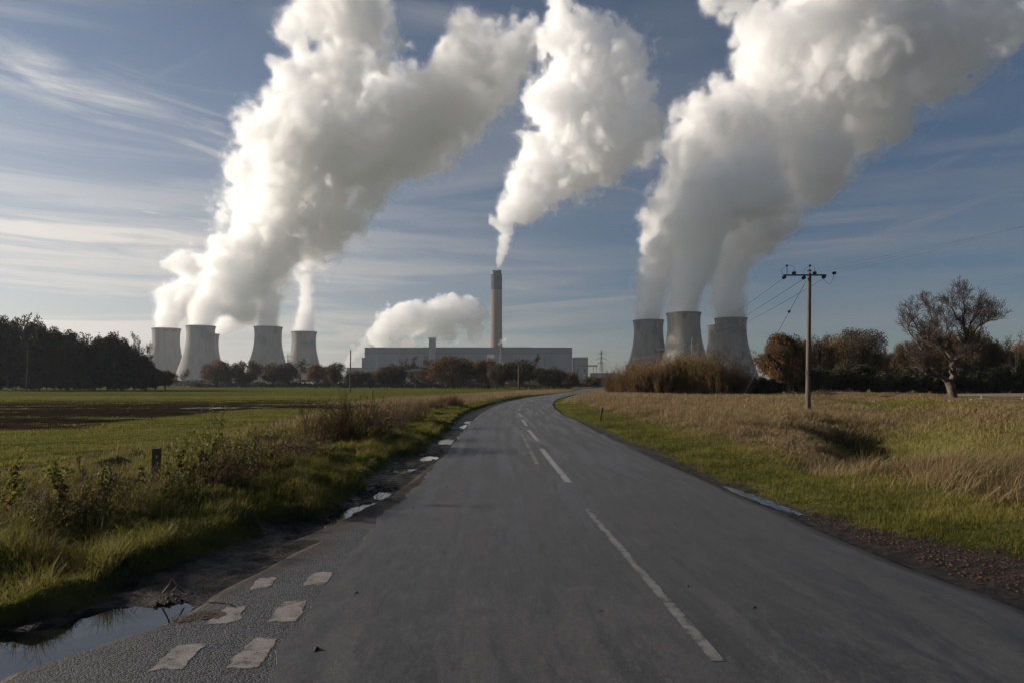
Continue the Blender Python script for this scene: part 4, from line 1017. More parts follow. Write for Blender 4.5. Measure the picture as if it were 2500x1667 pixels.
# hedges along the foot of the tree line
def hedge(name, a, b, h, w, n, leaf, mat, label, seed, group=None):
    rng = np.random.default_rng(seed); root = empty(name, (a[0], a[1], 0)); a = np.array(a); b = np.array(b); u = rng.uniform(0, 1, n)
    L = np.linalg.norm(b - a); hh = h * (0.75 + .35 * fbm(u * L, u * 0 + seed, 5, seed)); nrm = np.array([-(b - a)[1], (b - a)[0]]) / L
    c = (b - a) * u[:, None] + nrm * (rng.uniform(-1, 1, n) * w)[:, None]; z = hh * rng.uniform(0, 1, n) ** .6 
    P = np.column_stack([c, z]); V, F, T = leaves_np(P, leaf, rng, np.clip(.45 + .3 * vn(P, 4, seed) + rng.normal(size=n) * .2, 0, 1))
    mesh_np('foliage', V, F, mat, root, {'tone': T})
    T_ = Twigs()
    for k in range(int(L / 1.2)):
        q = (b - a) * rng.uniform(); T_.seg(np.array([*q, 0]), np.array([*(q + rng.normal(size=2) * .3), h * .8]), .05, .02)
    T_.build('stems', M_BARK, root)
    return tag(root, label, 'hedge', group)
def gxy(px, d): return ((px - 1250) / FX * d, d)
hedge('hedgerow', gxy(470, 338), gxy(880, 318), 2.6, 2.0, 9000, .5, M_LOLIVE, 'low dark hedgerow along the left part of the tree line', 1, 'hedgerows under the tree line')
hedge('hedgerow', gxy(880, 300), gxy(1400, 248), 2.3, 2.0, 9000, .45, M_LOLIVE, 'low dark hedgerow from the thin pole to the road bend', 2, 'hedgerows under the tree line')
hedge('hedgerow', gxy(380, 470), gxy(1500, 450), 5.0, 4.0, 9000, .9, M_LDARK, 'far hazy hedgerow behind the tree line', 3, 'hedgerows under the tree line')
hedge('hedgerow', gxy(1380, 330), gxy(1520, 330), 2.6, 2.0, 3000, .5, M_LDARK, 'far dark hedgerow beyond the bend of the road', 4, 'hedgerows under the tree line')
hedge('hedgerow', gxy(-300, 560), gxy(600, 560), 6.0, 4.0, 6000, 1.1, M_LDARK, 'farthest hazy hedgerow at the feet of the left towers', 5, 'hedgerows under the tree line')
hedge('hedgerow', gxy(1450, 560), gxy(2800, 560), 8.0, 4.0, 8000, 1.1, M_LDARK, 'farthest hazy hedgerow behind the right wood', 6, 'hedgerows under the tree line')

# right thicket and wood
TH = [(1503, 912, 26, 100), (1535, 900, 30, 97), (1570, 893, 32, 95), (1607, 889, 34, 94), (1640, 882, 32, 96), (1668, 872, 34, 95), (1712, 874, 34, 93), (1748, 888, 36, 92), (1790, 898, 36, 93), (1625, 878, 34, 103), (1560, 886, 34, 105), (1700, 866, 36, 104)]
WIL = ['lowest left end', 'second from the left', 'third from the left', 'fourth from the left', 'middle', 'golden tinted, right of the middle', 'tall, dark backed', 'right hand, shaded', 'rightmost low', 'rear middle', 'rear left', 'rear right, highest']
for k, (px, top, hw, d) in enumerate(TH):
    place(KSG if k in (5, 6) else KS, px, top - 9, hw * 1.15, d, '%s willow bush of the brown thicket right of the bend' % WIL[k], 'bush', 'willow bushes of the thicket')
for k, (px, top, hw, d) in enumerate([(1760, 850, 40, 122), (1800, 838, 42, 120), (1840, 852, 36, 118), (1733, 872, 30, 125)]):
    place(KT, px, top, hw, d, ['slender grey bare tree behind the thicket', 'taller slender bare tree before the rightmost cooling tower', 'slender bare tree beside the brown oak', 'faint slender tree at the left end of the right wood'][k], 'tree', 'slender trees of the right wood')
for k, (px, top, hw, d) in enumerate([(1862, 915, 30, 103), (1830, 925, 30, 106), (1895, 930, 26, 101), (1800, 930, 26, 104)]):
    place(KL, px, top, hw, d, ['black green holly bush at the foot of the brown oak', 'dark holly bush left of the brown oak', 'low holly bush right under the brown oak', 'dark low holly bush beside the thicket'][k], 'bush', 'dark hollies under the right wood')
OK1 = leafy_tree('oak_tree', 301, 9.8, 4.0, .9, 46000, .20, M_LOAK, 48, .3, twig_frac=1, low=True)
place(Kind([OK1], 9.8, 4.0), 1912, 816, 59, 108, 'round brown leaved oak behind the tall wooden pole', 'tree', None, rz=0.4)
TW = leafy_tree('tawny_tree', 305, 11.5, 4.3, 1.4, 20000, .19, M_LTAN, 28, .28, twig_frac=1)
place(Kind([TW], 11.5, 4.3), 2097, 799, 56, 118, 'tawny topped tree rising above the right wood between pole and bare oak', 'tree', None, rz=1.0)
WS = [(1955, 832), (1985, 828), (2010, 822), (2045, 822), (2150, 835), (2180, 845), (2212, 838), (2250, 818), (2290, 812), (2330, 812), (2368, 808), (2400, 812), (2432, 824), (2470, 812), (2510, 815), (2550, 820), (2600, 810), (2650, 815)]
for k, (px, top) in enumerate(WS):
    kd = KT if k in (4, 5, 12, 13, 14, 16) else KN
    place(kd, px, top - 6, 32, 124 + rr.uniform(-4, 6), ('%s tree from the left in the front row of the dark right wood' % ORD[k]) if px < 2500 else 'tree just outside the right edge of the dark right wood', 'tree', 'front trees of the dark right wood')
for k in range(14):
    px = 1950 + k * 50; top = np.interp(px, [s[0] for s in WS], [s[1] for s in WS]) + rr.uniform(8, 22)
    place(KN, px, top, 40, 138 + rr.uniform(0, 10), '%s tree from the left in the back row of the dark right wood' % ORD[k], 'tree', 'back trees of the dark right wood')
for k in range(15):
    px = 1925 + k * 46
    place(KL, px, 893 + rr.uniform(-20, 22), 42, 112 + rr.uniform(-2, 4), '%s low dark bush from the left along the foot of the right wood' % ORD[k], 'bush', 'undergrowth of the dark right wood')
KBR = Kind([stem_bush('scrub_bush', 310 + k, 1.6, 1.7, 110, M_TWIG, 1800, M_LTAN, leaf=.06, r=.012, minr=.010, lean=1.2, kids=(5,)) for k in range(2)], 1.6, 1.7)
for k, (px, top, hw, d) in enumerate([(2190, 962, 40, 66), (2225, 955, 46, 68), (2262, 960, 42, 66), (2290, 966, 36, 64), (2010, 948, 32, 80), (2060, 948, 30, 84), (1990, 990, 22, 42), (2040, 992, 22, 41), (2478, 990, 20, 46), (2445, 992, 18, 48)]):
    place(KBR, px, top, hw, d, '%s grey brown scrub bush before the right wood' % ['leftmost of four', 'largest', 'third', 'rightmost of four', 'pale low', 'second pale low', 'small ditch side', 'small dark', 'small rightmost', 'small fence side'][k], 'bush', 'scrub bushes right of the road', z=float(height(np.array([(px - 1250) / FX * d]), np.array([float(d)]))[0]))

# the bare pollard oak
def zp4(x, y, dep): return at(1850 + x / 3.4846, 600 + y / 3.4846, dep)
D0 = 55.0
tree = tag(empty('bare_oak', (at(2328, 989, D0)[0], D0, float(height(np.array([35.6]), np.array([55.0]))[0]))), 'leafless spreading oak with a thick forked trunk standing alone at right', 'tree')
O = np.array(tree.location)
def limb(pts, r0, r1, T, k=7):
    P = np.array([zp4(x, y, D0 + dz) - O for (x, y, dz) in pts]); 
    t = np.linspace(0, len(P) - 1, len(P) * 3); S = np.stack([np.interp(t, range(len(P)), P[:, c]) for c in range(3)], 1)
    S[1:-1] = (S[:-2] + 2 * S[1:-1] + S[2:]) / 4; S[1:-1] += rg.normal(size=S[1:-1].shape) * .035
    R_ = r0 + (r1 - r0) * (np.linspace(0, 1, len(S)) ** .8); T.tube(S, R_, k); return S, R_
rg = np.random.default_rng(12)
g = MB()
TRK = [(1668, 1395, 0), (1664, 1340, 0), (1660, 1270, 0), (1645, 1200, 0), (1630, 1150, 0)]
P = np.array([zp4(x, y, D0) - O for (x, y, z) in TRK]); P[0, 2] = -.25
g.tube(P, [.46, .36, .33, .34, .36], 10); g.build('trunk', M_BARKL, tree, smooth=True)
LM = [([(1640, 1165, 0), (1672, 1095, 0), (1660, 1030, .2), (1645, 950, .4), (1612, 895, .6), (1560, 850, .6), (1480, 815, .5), (1440, 770, .3)], .26, .07),
      ([(1665, 1090, 0), (1655, 1010, -.3), (1700, 965, -.4), (1755, 900, -.4), (1778, 820, -.3), (1772, 740, -.2), (1748, 665, 0), (1745, 600, 0)], .24, .06),
      ([(1778, 830, -.3), (1820, 770, -.6), (1870, 690, -.8), (1950, 640, -.9), (2030, 628, -1.0)], .13, .03),
      ([(1772, 760, -.2), (1800, 690, .3), (1840, 620, .6), (1870, 560, .8), (1890, 500, .8)], .12, .03),
      ([(1750, 670, 0), (1690, 600, .4), (1650, 540, .6), (1640, 490, .6)], .09, .025),
      ([(1748, 640, 0), (1765, 560, -.4), (1750, 480, -.5), (1745, 420, -.5)], .09, .02),
      ([(1615, 1150, 0), (1575, 1112, -.2), (1510, 1100, -.4), (1455, 1098, -.6), (1425, 1065, -.7), (1440, 1025, -.8), (1475, 1020, -.9)], .22, .07),
      ([(1440, 1085, -.6), (1405, 1040, -.8), (1375, 1000, -.9), (1340, 965, -1.0)], .10, .025),
      ([(1560, 1110, -.2), (1470, 1010, .2), (1420, 950, .4), (1395, 880, .5), (1410, 800, .6), (1370, 720, .8), (1330, 650, .9)], .13, .035),
      ([(1410, 830, .6), (1450, 740, .4), (1480, 650, .3), (1470, 560, .3), (1440, 500, .2)], .09, .02),
      ([(1395, 880, .5), (1340, 800, .8), (1290, 740, 1.0), (1270, 640, 1.0), (1300, 560, 1.1)], .08, .02),
      ([(1655, 1000, 0), (1600, 930, -.6), (1540, 860, -.9), (1530, 780, -1.1), (1520, 700, -1.2)], .11, .03),
      ([(1690, 965, -.3), (1740, 925, -.9), (1800, 930, -1.3)], .06, .015),
      ([(1700, 960, 0), (1640, 860, .8), (1600, 780, 1.1), (1620, 690, 1.2), (1590, 600, 1.3)], .10, .025),
      ([(1665, 1095, 0), (1700, 1040, -.6), (1745, 1055, -.9)], .06, .015),
      ([(1800, 800, 0), (1870, 780, .5), (1900, 700, .8), (1930, 600, .9), (1990, 560, 1.0)], .07, .02)]
tw_ = Twigs()
for (pts, r0, r1) in LM:
    g = MB(); S, R_ = limb(pts, r0, r1, g); lb = g.build('limb', M_BARKL, tree, smooth=True)
    n = len(S)
    for q in range(2, n):
        u = q / n
        for c in range(3 if u > .45 else (1 if u > .22 else 0)):
            T = S[q] - S[q - 1]; T /= np.linalg.norm(T); o = rg.normal(size=3); o -= T * (o @ T); o /= np.linalg.norm(o)
            o[2] = abs(o[2]) * .6 + .25; d = T * .6 + o * .8
            tw_.grow(rg, S[q], d, rg.uniform(.55, 1.25), max(.012, R_[q] * .38), 2, (6, 5), up=.28, wander=.5, spread=.65, shrink=.6, segs=4)
    T = S[-1] - S[-2]
    tw_.grow(rg, S[-1], T, 1.0, R_[-1], 2, (5, 4), up=.25, wander=.45, spread=.7, shrink=.6, segs=4)
tw_.build('twigs', material('oak_twigs', fn=noisy((0.06, 0.045, 0.035), (0.11, 0.082, 0.062), 1.5)), tree, 3, .007)

# brambles along the left fence line
def bramble(name, seed, H, R, n, nleaf, mleaf, mstem=None, leaf=.055):
    rng = np.random.default_rng(seed); root = empty(name); T_ = Twigs()
    for k in range(n):
        a = rng.uniform(0, 2 * math.pi); q = rng.uniform(0, 1) ** .6; b = np.array([math.cos(a), math.sin(a), 0]) * R * .5 * q
        d = np.array([math.cos(a) * (q + .15) * .9, math.sin(a) * (q + .15) * .9, 1]); pts = b - [0, 0, .1]; L = H * rng.uniform(.8, 1.5); m = 9
        d = d / np.linalg.norm(d)
        for s in range(m):
            d = d + np.array([0, 0, -.20 * s / m * 2.0]) + rng.normal(size=3) * .14; d /= np.linalg.norm(d)
            nx_ = pts + d * L / m
            if nx_[2] < .03: nx_[2] = .03
            T_.seg(pts, nx_, .006, .005); pts = nx_
    A = np.array(T_.a); B_ = np.array(T_.b)
    i = rng.integers(0, len(A), nleaf); P = A[i] + (B_[i] - A[i]) * rng.uniform(0, 1, (nleaf, 1)) + rng.normal(size=(nleaf, 3)) * leaf * .9; P = P[P[:, 2] > .02]
    T_.build('stems', mstem or M_TWIGB, root, 3, .004)
    V, F, T = leaves_np(P, leaf, rng, np.clip(.45 + .35 * vn(P, R * .45, seed) + rng.normal(size=len(P)) * .22, 0, 1), .2); mesh_np('leaves', V, F, mleaf, root, {'tone': T})
    return root
KBG = Kind([bramble('bramble_bush', 400 + k, 1.0, 1.1, 90, 5200, M_LBRAM) for k in range(3)], .92, 1.0)
KBD = Kind([bramble('bramble_bush', 410 + k, 1.0, 1.1, 170, 4600, M_LRED, leaf=.042) for k in range(3)], .92, 1.0)
def px_base(kind, px, top, base, hw, label, cat, group, z=.12):
    c = ground(px, base, z); d = c[1]; P = at(px, top, d); return kind.put(P[0], d, P[2] - z, hw / FX * d, label, cat, group, z=z)
BB = [(10, 1160, 1262, 60, 0, "bramble mound cut by the left edge behind the sapling"), (110, 1150, 1250, 60, 0, "green bramble behind the two left saplings"), (200, 1140, 1240, 60, 1, "russet bramble behind the dense green sapling"), (290, 1160, 1240, 60, 0, "bramble clump left of and behind the near fence post"), (600, 1085, 1195, 55, 0, "green bramble before the russet mounds"), (55, 1225, 1330, 80, 0, 'low green bramble at the left edge beside the russet weeds'), (150, 1205, 1300, 75, 0, 'green bramble under the tall leafy sucker at far left'), (240, 1190, 1285, 80, 0, 'yellow green bramble, third from the left edge'),
      (320, 1185, 1265, 70, 0, 'leafy bramble at the foot of the near fence post'), (420, 1150, 1245, 66, 0, 'bramble mound right of the near fence post'), (470, 1085, 1215, 72, 0, 'taller bramble mound around the second post'),
      (545, 1035, 1190, 80, 0, 'tall leafy bramble mound in the middle of the left hedge'), (620, 1040, 1168, 72, 1, 'russet bramble mound right of the tall leafy one'), (560, 1100, 1215, 60, 1, 'low russet bramble before the tall leafy mound'),
      (690, 1050, 1150, 66, 1, 'russet bramble tangle, third from the right of the near ones'), (750, 1040, 1125, 52, 1, 'dark bramble tangle beside the big round bush'), (868, 950, 1085, 88, 2, 'big round dark red brown bush in the left hedge line'),
      (810, 985, 1092, 62, 2, 'left shoulder of the big round bush'), (935, 975, 1062, 60, 2, 'brown scrub right of the big round bush'), (985, 962, 1036, 50, 2, 'distant brown scrub mound with spiky top'), (1015, 965, 1012, 30, 2, 'farther brown scrub mound'),
      (1060, 968, 1003, 24, 2, 'small brown scrub mound near the bend'), (1100, 957, 995, 30, 2, 'last rounded brown bush before the bend')]
KBF = Kind([stem_bush('brown_bush', 420 + k, 1.9, 1.3, 120, M_TWIGB, 3800, M_LRED, leaf=.05, r=.010, lean=1.0, minr=.006, kids=(6,)) for k in range(2)], 1.9, 1.3)
for (px, top, base, hw, kd, lab) in BB:
    px_base((KBG, KBD, KBF)[kd], px, top, base, hw, lab, 'bush', 'brambles of the left hedge line')
# upright leafy suckers
def sucker(name, seed, H):
    rng = np.random.default_rng(seed); root = empty(name); T_ = Twigs()
    for s in range(2): T_.grow(rng, (rng.normal() * .05, rng.normal() * .05, -.1), (rng.normal() * .1, rng.normal() * .1, 1), H * rng.uniform(.75, 1), .011, 1, (5,), up=.3, wander=.2, spread=.5, shrink=.35, segs=7, start=.4)
    A = np.array(T_.a); A = A[A[:, 2] > H * .3]; P = A[rng.integers(0, len(A), 230)] + rng.normal(size=(230, 3)) * .035
    T_.build('stems', M_TWIG, root, 4, .004); V, F, T = leaves_np(P, .055, rng, np.clip(rng.normal(.6, .2, len(P)), 0, 1)); mesh_np('leaves', V, F, M_LBRAM, root, {'tone': T}); return root
KSU = Kind([sucker('leafy_sapling', 430 + k, 1.0) for k in range(3)], 1.0, 1.0)
for k, (px, top, base, lab) in enumerate([(32, 1105, 1300, 'upright leafy sapling nearest the left edge'), (150, 1095, 1290, 'slender sapling with yellow green leaves, second from the left'), (225, 1150, 1280, 'dense green sapling between two brambles'), (340, 1118, 1250, 'sapling just left of the near fence post'), (250, 1118, 1270, 'sapling with a pale leafy tip'), (515, 1050, 1200, 'sapling rising from the tall leafy bramble'), (440, 1075, 1225, 'sapling right of the near fence post')]):
    c = ground(px, base, .12); P = at(px, top, c[1]); h = P[2] - .12; KSU.put(P[0], c[1], h, h, lab, 'sapling', 'saplings in the left hedge line', z=.12)
for k, (px, top, base) in enumerate([(232, 1055, 1250), (745, 955, 1090), (650, 985, 1120)]):
    c = ground(px, base, .12); P = at(px, top, c[1]); h = P[2] - .12
    o = stem_bush('bare_sapling', 440 + k, h, .35, 4, M_TWIG, 0, None, r=.010, lean=.35, minr=.004, lev=2, kids=(5, 4)); o.location = (P[0], c[1], .1)
    tag(o, ['thin bare sapling standing left of the near fence post', 'wispy bare stem left of the big round bush', 'spindly bare sapling above the russet brambles'][k], 'sapling', 'bare saplings in the left hedge line')

# grass -------------------------------------------------------------
def blades(name, X, Y, Hh, W, lean, tone, mat, label, seed, wind=(0.35, -0.1), Z=None):
    rng = np.random.default_rng(seed); n = len(X); Z = height(X, Y) if Z is None else Z
    a = rng.uniform(0, 2 * math.pi, n); s = np.stack([np.cos(a), np.sin(a)], 1)
    l = rng.normal(size=(n, 2)) * lean[:, None] * .7 + np.array(wind) * lean[:, None]
    B0 = np.column_stack([X, Y, Z - .02]); mid = B0 + np.column_stack([l * Hh[:, None] * .35, Hh * .58]); tip = B0 + np.column_stack([l * Hh[:, None], Hh * np.clip(1 - .25 * (l ** 2).sum(1), .35, 1)])
    sw = np.column_stack([s * W[:, None] * .5, np.zeros(n)])
    V = np.stack([B0 - sw, B0 + sw, mid + sw * .8, mid - sw * .8, tip], 1).reshape(-1, 3)
    b = np.arange(n)[:, None] * 5
    o = mesh_np(name, V, [b + [[0, 1, 2, 3]], b + [[3, 2, 4]]], mat, None, {'tone': np.repeat(np.clip(tone, 0, 1), 5)})
    return tag(o, label, kind='stuff')
def scatter(n, x0, x1, y0, y1, keep, seed, fall=1.5, near=5.0):
    """positions whose density thins out with distance"""
    rng = np.random.default_rng(seed); X = []; Y = []; m = 0
    while m < n:
        y = rng.uniform(y0, y1, 400000); x = rng.uniform(x0, x1, 400000); d = np.hypot(x, y)
        k = (rng.uniform(0, 1, len(x)) < np.minimum(1, (near / d) ** fall)) & (np.abs(x) < 0.86 * y + 1.6)
        x, y = x[k], y[k]; q = keep(x, y) > rng.uniform(0, 1, len(x)); x, y = x[q], y[q]; X.append(x); Y.append(y); m += len(x)
        if len(X) > 60: break
    return np.concatenate(X)[:n], np.concatenate(Y)[:n], rng
def k_verge(x, y):
    dl = xM(y) - x; n = fbm(x, y, .5, 201); return sstep(dl + .2 * n, -.06, .12) * (1 - sstep(dl, 3.6, 5.5)) * (0.75 + .5 * n)
X, Y, rg = scatter(150000, -16, 0, 3.2, 55, k_verge, 1, 1.35, 6)
d = np.hypot(X, Y); dl = xM(Y) - X; n1 = fbm(X, Y, .9, 203); n2 = fbm(X, Y, .35, 205)
Hh = (.07 + .10 * np.clip(n1 + .4, 0, 1.2) + .05 * sstep(dl, 2, 4)) * rg.uniform(.5, 1.3, len(X)) * (.5 + .5 * sstep(dl, -.05, .3)); W = np.maximum(.0035, d * .00055) * rg.uniform(.8, 1.4, len(X))
blades('verge_grass', X, Y, Hh, W, rg.uniform(.3, 1.1, len(X)), .42 + .30 * n2 + .2 * fbm(X, Y, 3, 207) + rg.normal(size=len(X)) * .15, M_GRASS, 'tufted green grass on the left roadside bank', 11)
def k_field(x, y):
    m, dr, fm = zones(x, y); return (x < xM(y) - 3.5) * (1 - fm) ** 2 * (1 - m)
X, Y, rg = scatter(150000, -85, -3, 7, 95, k_field, 2, 1.3, 10)
d = np.hypot(X, Y); n1 = fbm(X, Y, 1.6, 213); ns = fbm(X / 4, Y, 1.2, 214)
blades('field_grass', X, Y, (.05 + .05 * np.clip(n1 + .3, 0, 1)) * rg.uniform(.5, 1.4, len(X)), np.maximum(.005, d * .0006), rg.uniform(.3, 1.2, len(X)), .48 + .2 * ns + .15 * n1 + rg.normal(size=len(X)) * .13, M_GRASS, 'short green grass of the left field', 12)
def k_right(x, y):
    dr = x - xR(y); n = fbm(x, y, .6, 221); return sstep(dr + .35 * n - 1.0 * sstep(-y, -10, -5.5), .35, .9) * (1 - sstep(dr + .6 * n, 2.3, 4.2)) * (.7 + .5 * n)
X, Y, rg = scatter(110000, 2, 16, 4.5, 60, k_right, 3, 1.35, 6)
d = np.hypot(X, Y); dr = X - xR(Y); n1 = fbm(X, Y, .8, 223)
blades('verge_grass', X, Y, (.05 + .08 * np.clip(n1 + .4, 0, 1)) * rg.uniform(.5, 1.4, len(X)), np.maximum(.0035, d * .00055), rg.uniform(.3, 1.1, len(X)), .31 + .34 * n1 + .32 * fbm(X, Y, 2.5, 224) + rg.normal(size=len(X)) * .14, M_GRASS, 'green grass strip along the right road edge', 13)
def k_dry(x, y):
    dr = x - xR(y); n = fbm(x, y, .9, 231); dd = dline(x, y, DITCH); td = np.abs(dline(x, y, TRACK))
    a = sstep(dr + .9 * n, 2.0, 3.6); w = sstep(y, 9, 13)
    w = sstep(y, 13, 16) * (1 - sstep(y, 25, 34)); a = a * (1 - w * .93 * np.exp(-((dd - 1.0) / 1.9) ** 2)); a = a * np.where((dd > 1.6) & (y > 9), .75, 1) * np.where(x > 14, sstep(td, 1.3, 2.0), 1)
    return a * np.clip(.55 + .9 * fbm(x, y, .45, 233) + .5 * fbm(x, y, 2.0, 234), .05, 1)
X, Y, rg = scatter(270000, 4, 68, 6, 92, k_dry, 4, 1.15, 11)
d = np.hypot(X, Y); n1 = fbm(X, Y, 1.4, 235); n2 = fbm(X, Y, .5, 237); dd = dline(X, Y, DITCH); dr = X - xR(Y)
far_side = (dd > 1.6) & (Y > 9)
Hh = np.where(far_side, (.22 + .12 * n1) * (1 - .55 * sstep(dd, 4, 9)), .31 + .26 * n1 + .24 * n2 + .12 * sstep(dr, 2.5, 6) * sstep(-Y, -40, -12)) * rg.uniform(.6, 1.3, len(X)) * (.45 + .55 * sstep(dr, 2, 4.5)) * (1 - .62 * sstep(-dd, -.5, .2) * sstep(dd, -5.5, -3.5) * sstep(Y, 10, 13) * sstep(-Y, -30, -24))
tn = np.where(far_side, .42 + .22 * n1, .44 + .35 * n2 + .25 * n1 + .3 * fbm(X, Y, 4.0, 239)) + rg.normal(size=len(X)) * .15
blades('dry_grass', X, Y, np.clip(Hh, .06, 1.1), np.maximum(.0035, d * .0005) * rg.uniform(.7, 1.3, len(X)), rg.uniform(.2, 1.3, len(X)) + .6 * (n2 > .2), tn, M_DRY, 'tall straw coloured dry grass right of the road', 14, wind=(.45, -.15))
def k_bankgreen(x, y):
    dd = dline(x, y, DITCH); return ((dd > -2.0) & (dd < 9) & (y > 13)) * (1 - .6 * sstep(dd, 2, 6))
X, Y, rg = scatter(60000, 6, 60, 8, 80, k_bankgreen, 5, 1.2, 12)
d = np.hypot(X, Y); n1 = fbm(X, Y, 1.5, 243)
blades('bank_grass', X, Y, (.12 + .06 * n1) * rg.uniform(.5, 1.3, len(X)), np.maximum(.004, d * .0006), rg.uniform(.3, 1, len(X)), .40 + .25 * n1 + .3 * sstep(dline(X, Y, DITCH), 2, 5) + rg.normal(size=len(X)) * .12, M_GRASS, 'yellow green grass on the ditch banks', 15)
def k_ldry(x, y):
    dl = xM(y) - x; n = fbm(x, y, 1.2, 251)
    a = sstep(y, 22, 32) * sstep(dl + .6 * n, 1.6 - 0 * y, 2.6) * (1 - sstep(dl, 5.5, 7.5)); b = sstep(y, 50, 62) * sstep(dl, .5, 2) * (1 - sstep(dl, 9, 15))
    c = .05 * sstep(dl + n, 3.4, 4.5) * (1 - sstep(dl, 5.5, 7)); return np.maximum(np.maximum(a, b), c) * (.6 + .5 * n)
X, Y, rg = scatter(75000, -16, 40, 7, 190, k_ldry, 6, 1.05, 14)
d = np.hypot(X, Y); n1 = fbm(X, Y, 1.2, 253)
blades('dry_grass', X, Y, np.clip((.28 + .20 * n1) * rg.uniform(.5, 1.3, len(X)), .08, 1), np.maximum(.004, d * .0005), rg.uniform(.15, .7, len(X)), .42 + .3 * n1 + rg.normal(size=len(X)) * .14, M_DRY, 'tall dry grass along the left hedge line', 16)
def k_fr(x, y):
    dr = x - xR(y); return sstep(dr, .3, 1.2) * (1 - sstep(dr, 9, 16))
X, Y, rg = scatter(40000, 4, 60, 60, 190, k_fr, 7, 1.0, 60)
d = np.hypot(X, Y)
blades('dry_grass', X, Y, rg.uniform(.15, .6, len(X)) * sstep(X - xR(Y), .2, 2.5), np.maximum(.004, d * .0006), rg.uniform(.1, .6, len(X)), .5 + rg.normal(size=len(X)) * .2, M_DRY, 'dry grass before the willow thicket', 17)
def k_hay(x, y):
    dr = x - xR(y); return np.exp(-((x - 8.6) / 2.4) ** 2 - ((y - 12.4) / 1.7) ** 2) * sstep(dr, 2.2, 3.5) * (fbm(x, y, .7, 261) > -.05)
X, Y, rg = scatter(20000, 4, 17, 9, 19, k_hay, 9, .3, 10)
n1 = fbm(X, Y, .7, 261)
blades('tall_hay', X, Y, (.40 + .35 * n1) * rg.uniform(.5, 1.25, len(X)), np.full(len(X), .0065), rg.uniform(.4, 1.5, len(X)), .62 + rg.normal(size=len(X)) * .2, M_DRY, 'tall bent pale hay around the near end of the ditch', 19, wind=(.6, -.5))
X, Y, rg = scatter(26000, -9, 0, 4, 24, lambda x, y: (xM(y) - x > .1) * (xM(y) - x < 3.4) * (fbm(x, y, .45, 271) > .22), 10, 1.1, 6)
blades('verge_tufts', X, Y, rg.uniform(.14, .34, len(X)), np.maximum(.004, np.hypot(X, Y) * .0005), rg.uniform(.5, 1.4, len(X)), .62 + rg.normal(size=len(X)) * .18, M_GRASS, 'longer yellowing grass tufts on the left bank', 20)
# russet dead weeds at the near left
def k_weed(x, y):
    c1 = ground(70, 1300, .1); c2 = ground(330, 1235, .1); c3 = ground(520, 1200, .1)
    return sum(np.exp(-((x - c[0]) ** 2 + (y - c[1]) ** 2) / r) for c, r in ((c1, .5), (c2, .35), (c3, .4)))
X, Y, rg = scatter(2200, -9, -3, 6, 16, k_weed, 8, .2, 10)
blades('dead_weeds', X, Y, rg.uniform(.15, .5, len(X)), np.full(len(X), .005), rg.uniform(.1, .5, len(X)), rg.uniform(0, 1, len(X)), M_WEED, 'russet dead weed stalks in the left hedge line', 18)
# leaf litter, clods and sticks by the road
def clods(name, keep, n, x0, x1, y0, y1, s0, s1, mat, label, seed):
    X, Y, rg = scatter(n, x0, x1, y0, y1, keep, seed, 1.2, 6); Z = height(X, Y); m = MB()
    oc = np.array([(1, 0, 0), (-1, 0, 0), (0, 1, 0), (0, -1, 0), (0, 0, 1), (0, 0, -1)], float); fc = np.array([(0, 2, 4), (2, 1, 4), (1, 3, 4), (3, 0, 4), (2, 0, 5), (1, 2, 5), (3, 1, 5), (0, 3, 5)])
    S = rg.uniform(s0, s1, len(X)) ** 1.0; V = oc[None] * (S[:, None, None] * rg.uniform(.5, 1.2, (len(X), 6, 1))) * np.array([1, 1, .6])
    V = V + np.column_stack([X, Y, Z + S * .15])[:, None]; F = (np.arange(len(X))[:, None, None] * 6 + fc[None]).reshape(-1, 3)
    return tag(mesh_np(name, V.reshape(-1, 3), F, mat), label, kind='stuff')
M_CLOD = material('dark_clods', fn=noisy((0.018, 0.013, 0.010), (0.055, 0.036, 0.025), 12.0))
M_LITTER = material('brown_litter', fn=noisy((0.030, 0.015, 0.009), (0.085, 0.045, 0.025), 10.0))
clods('mud_clods', lambda x, y: (fbm(x, y, .7, 77) > .12) * ((x > xM(y) - .15) & (x < xP(y) - .1)) * (poly_dist(x, y, PUD1) > .0) * (.2 + .8 * sstep(-(x - xM(y)), -.5, 0)), 2600, -6, 0, 3.5, 30, .004, .028, M_CLOD, 'dark mud clods along the left gutter', 31)
clods('mud_clods', lambda x, y: sstep(x - xR(y) + .2 * fbm(x, y, .4, 3), .25, .45) * (1 - sstep(x - xR(y), .8, 1.7)), 4000, 2, 8, 4.5, 22, .005, .026, M_LITTER, 'brown clods and leaf litter along the right road edge', 32)
clods('gravel', lambda x, y: ((x > xP(y)) & (x < xL(y) - .02) & (y < 12)) * .6 + ((x > xL(y)) & (x < xL(y) + .12)) * .1, 0 + 1500, -4, 0, 3.3, 12, .002, .007, material('loose_chippings', fn=noisy((.05, .05, .055), (.15, .15, .15), 30.)), 'loose grey chippings on the side road mouth', 33)
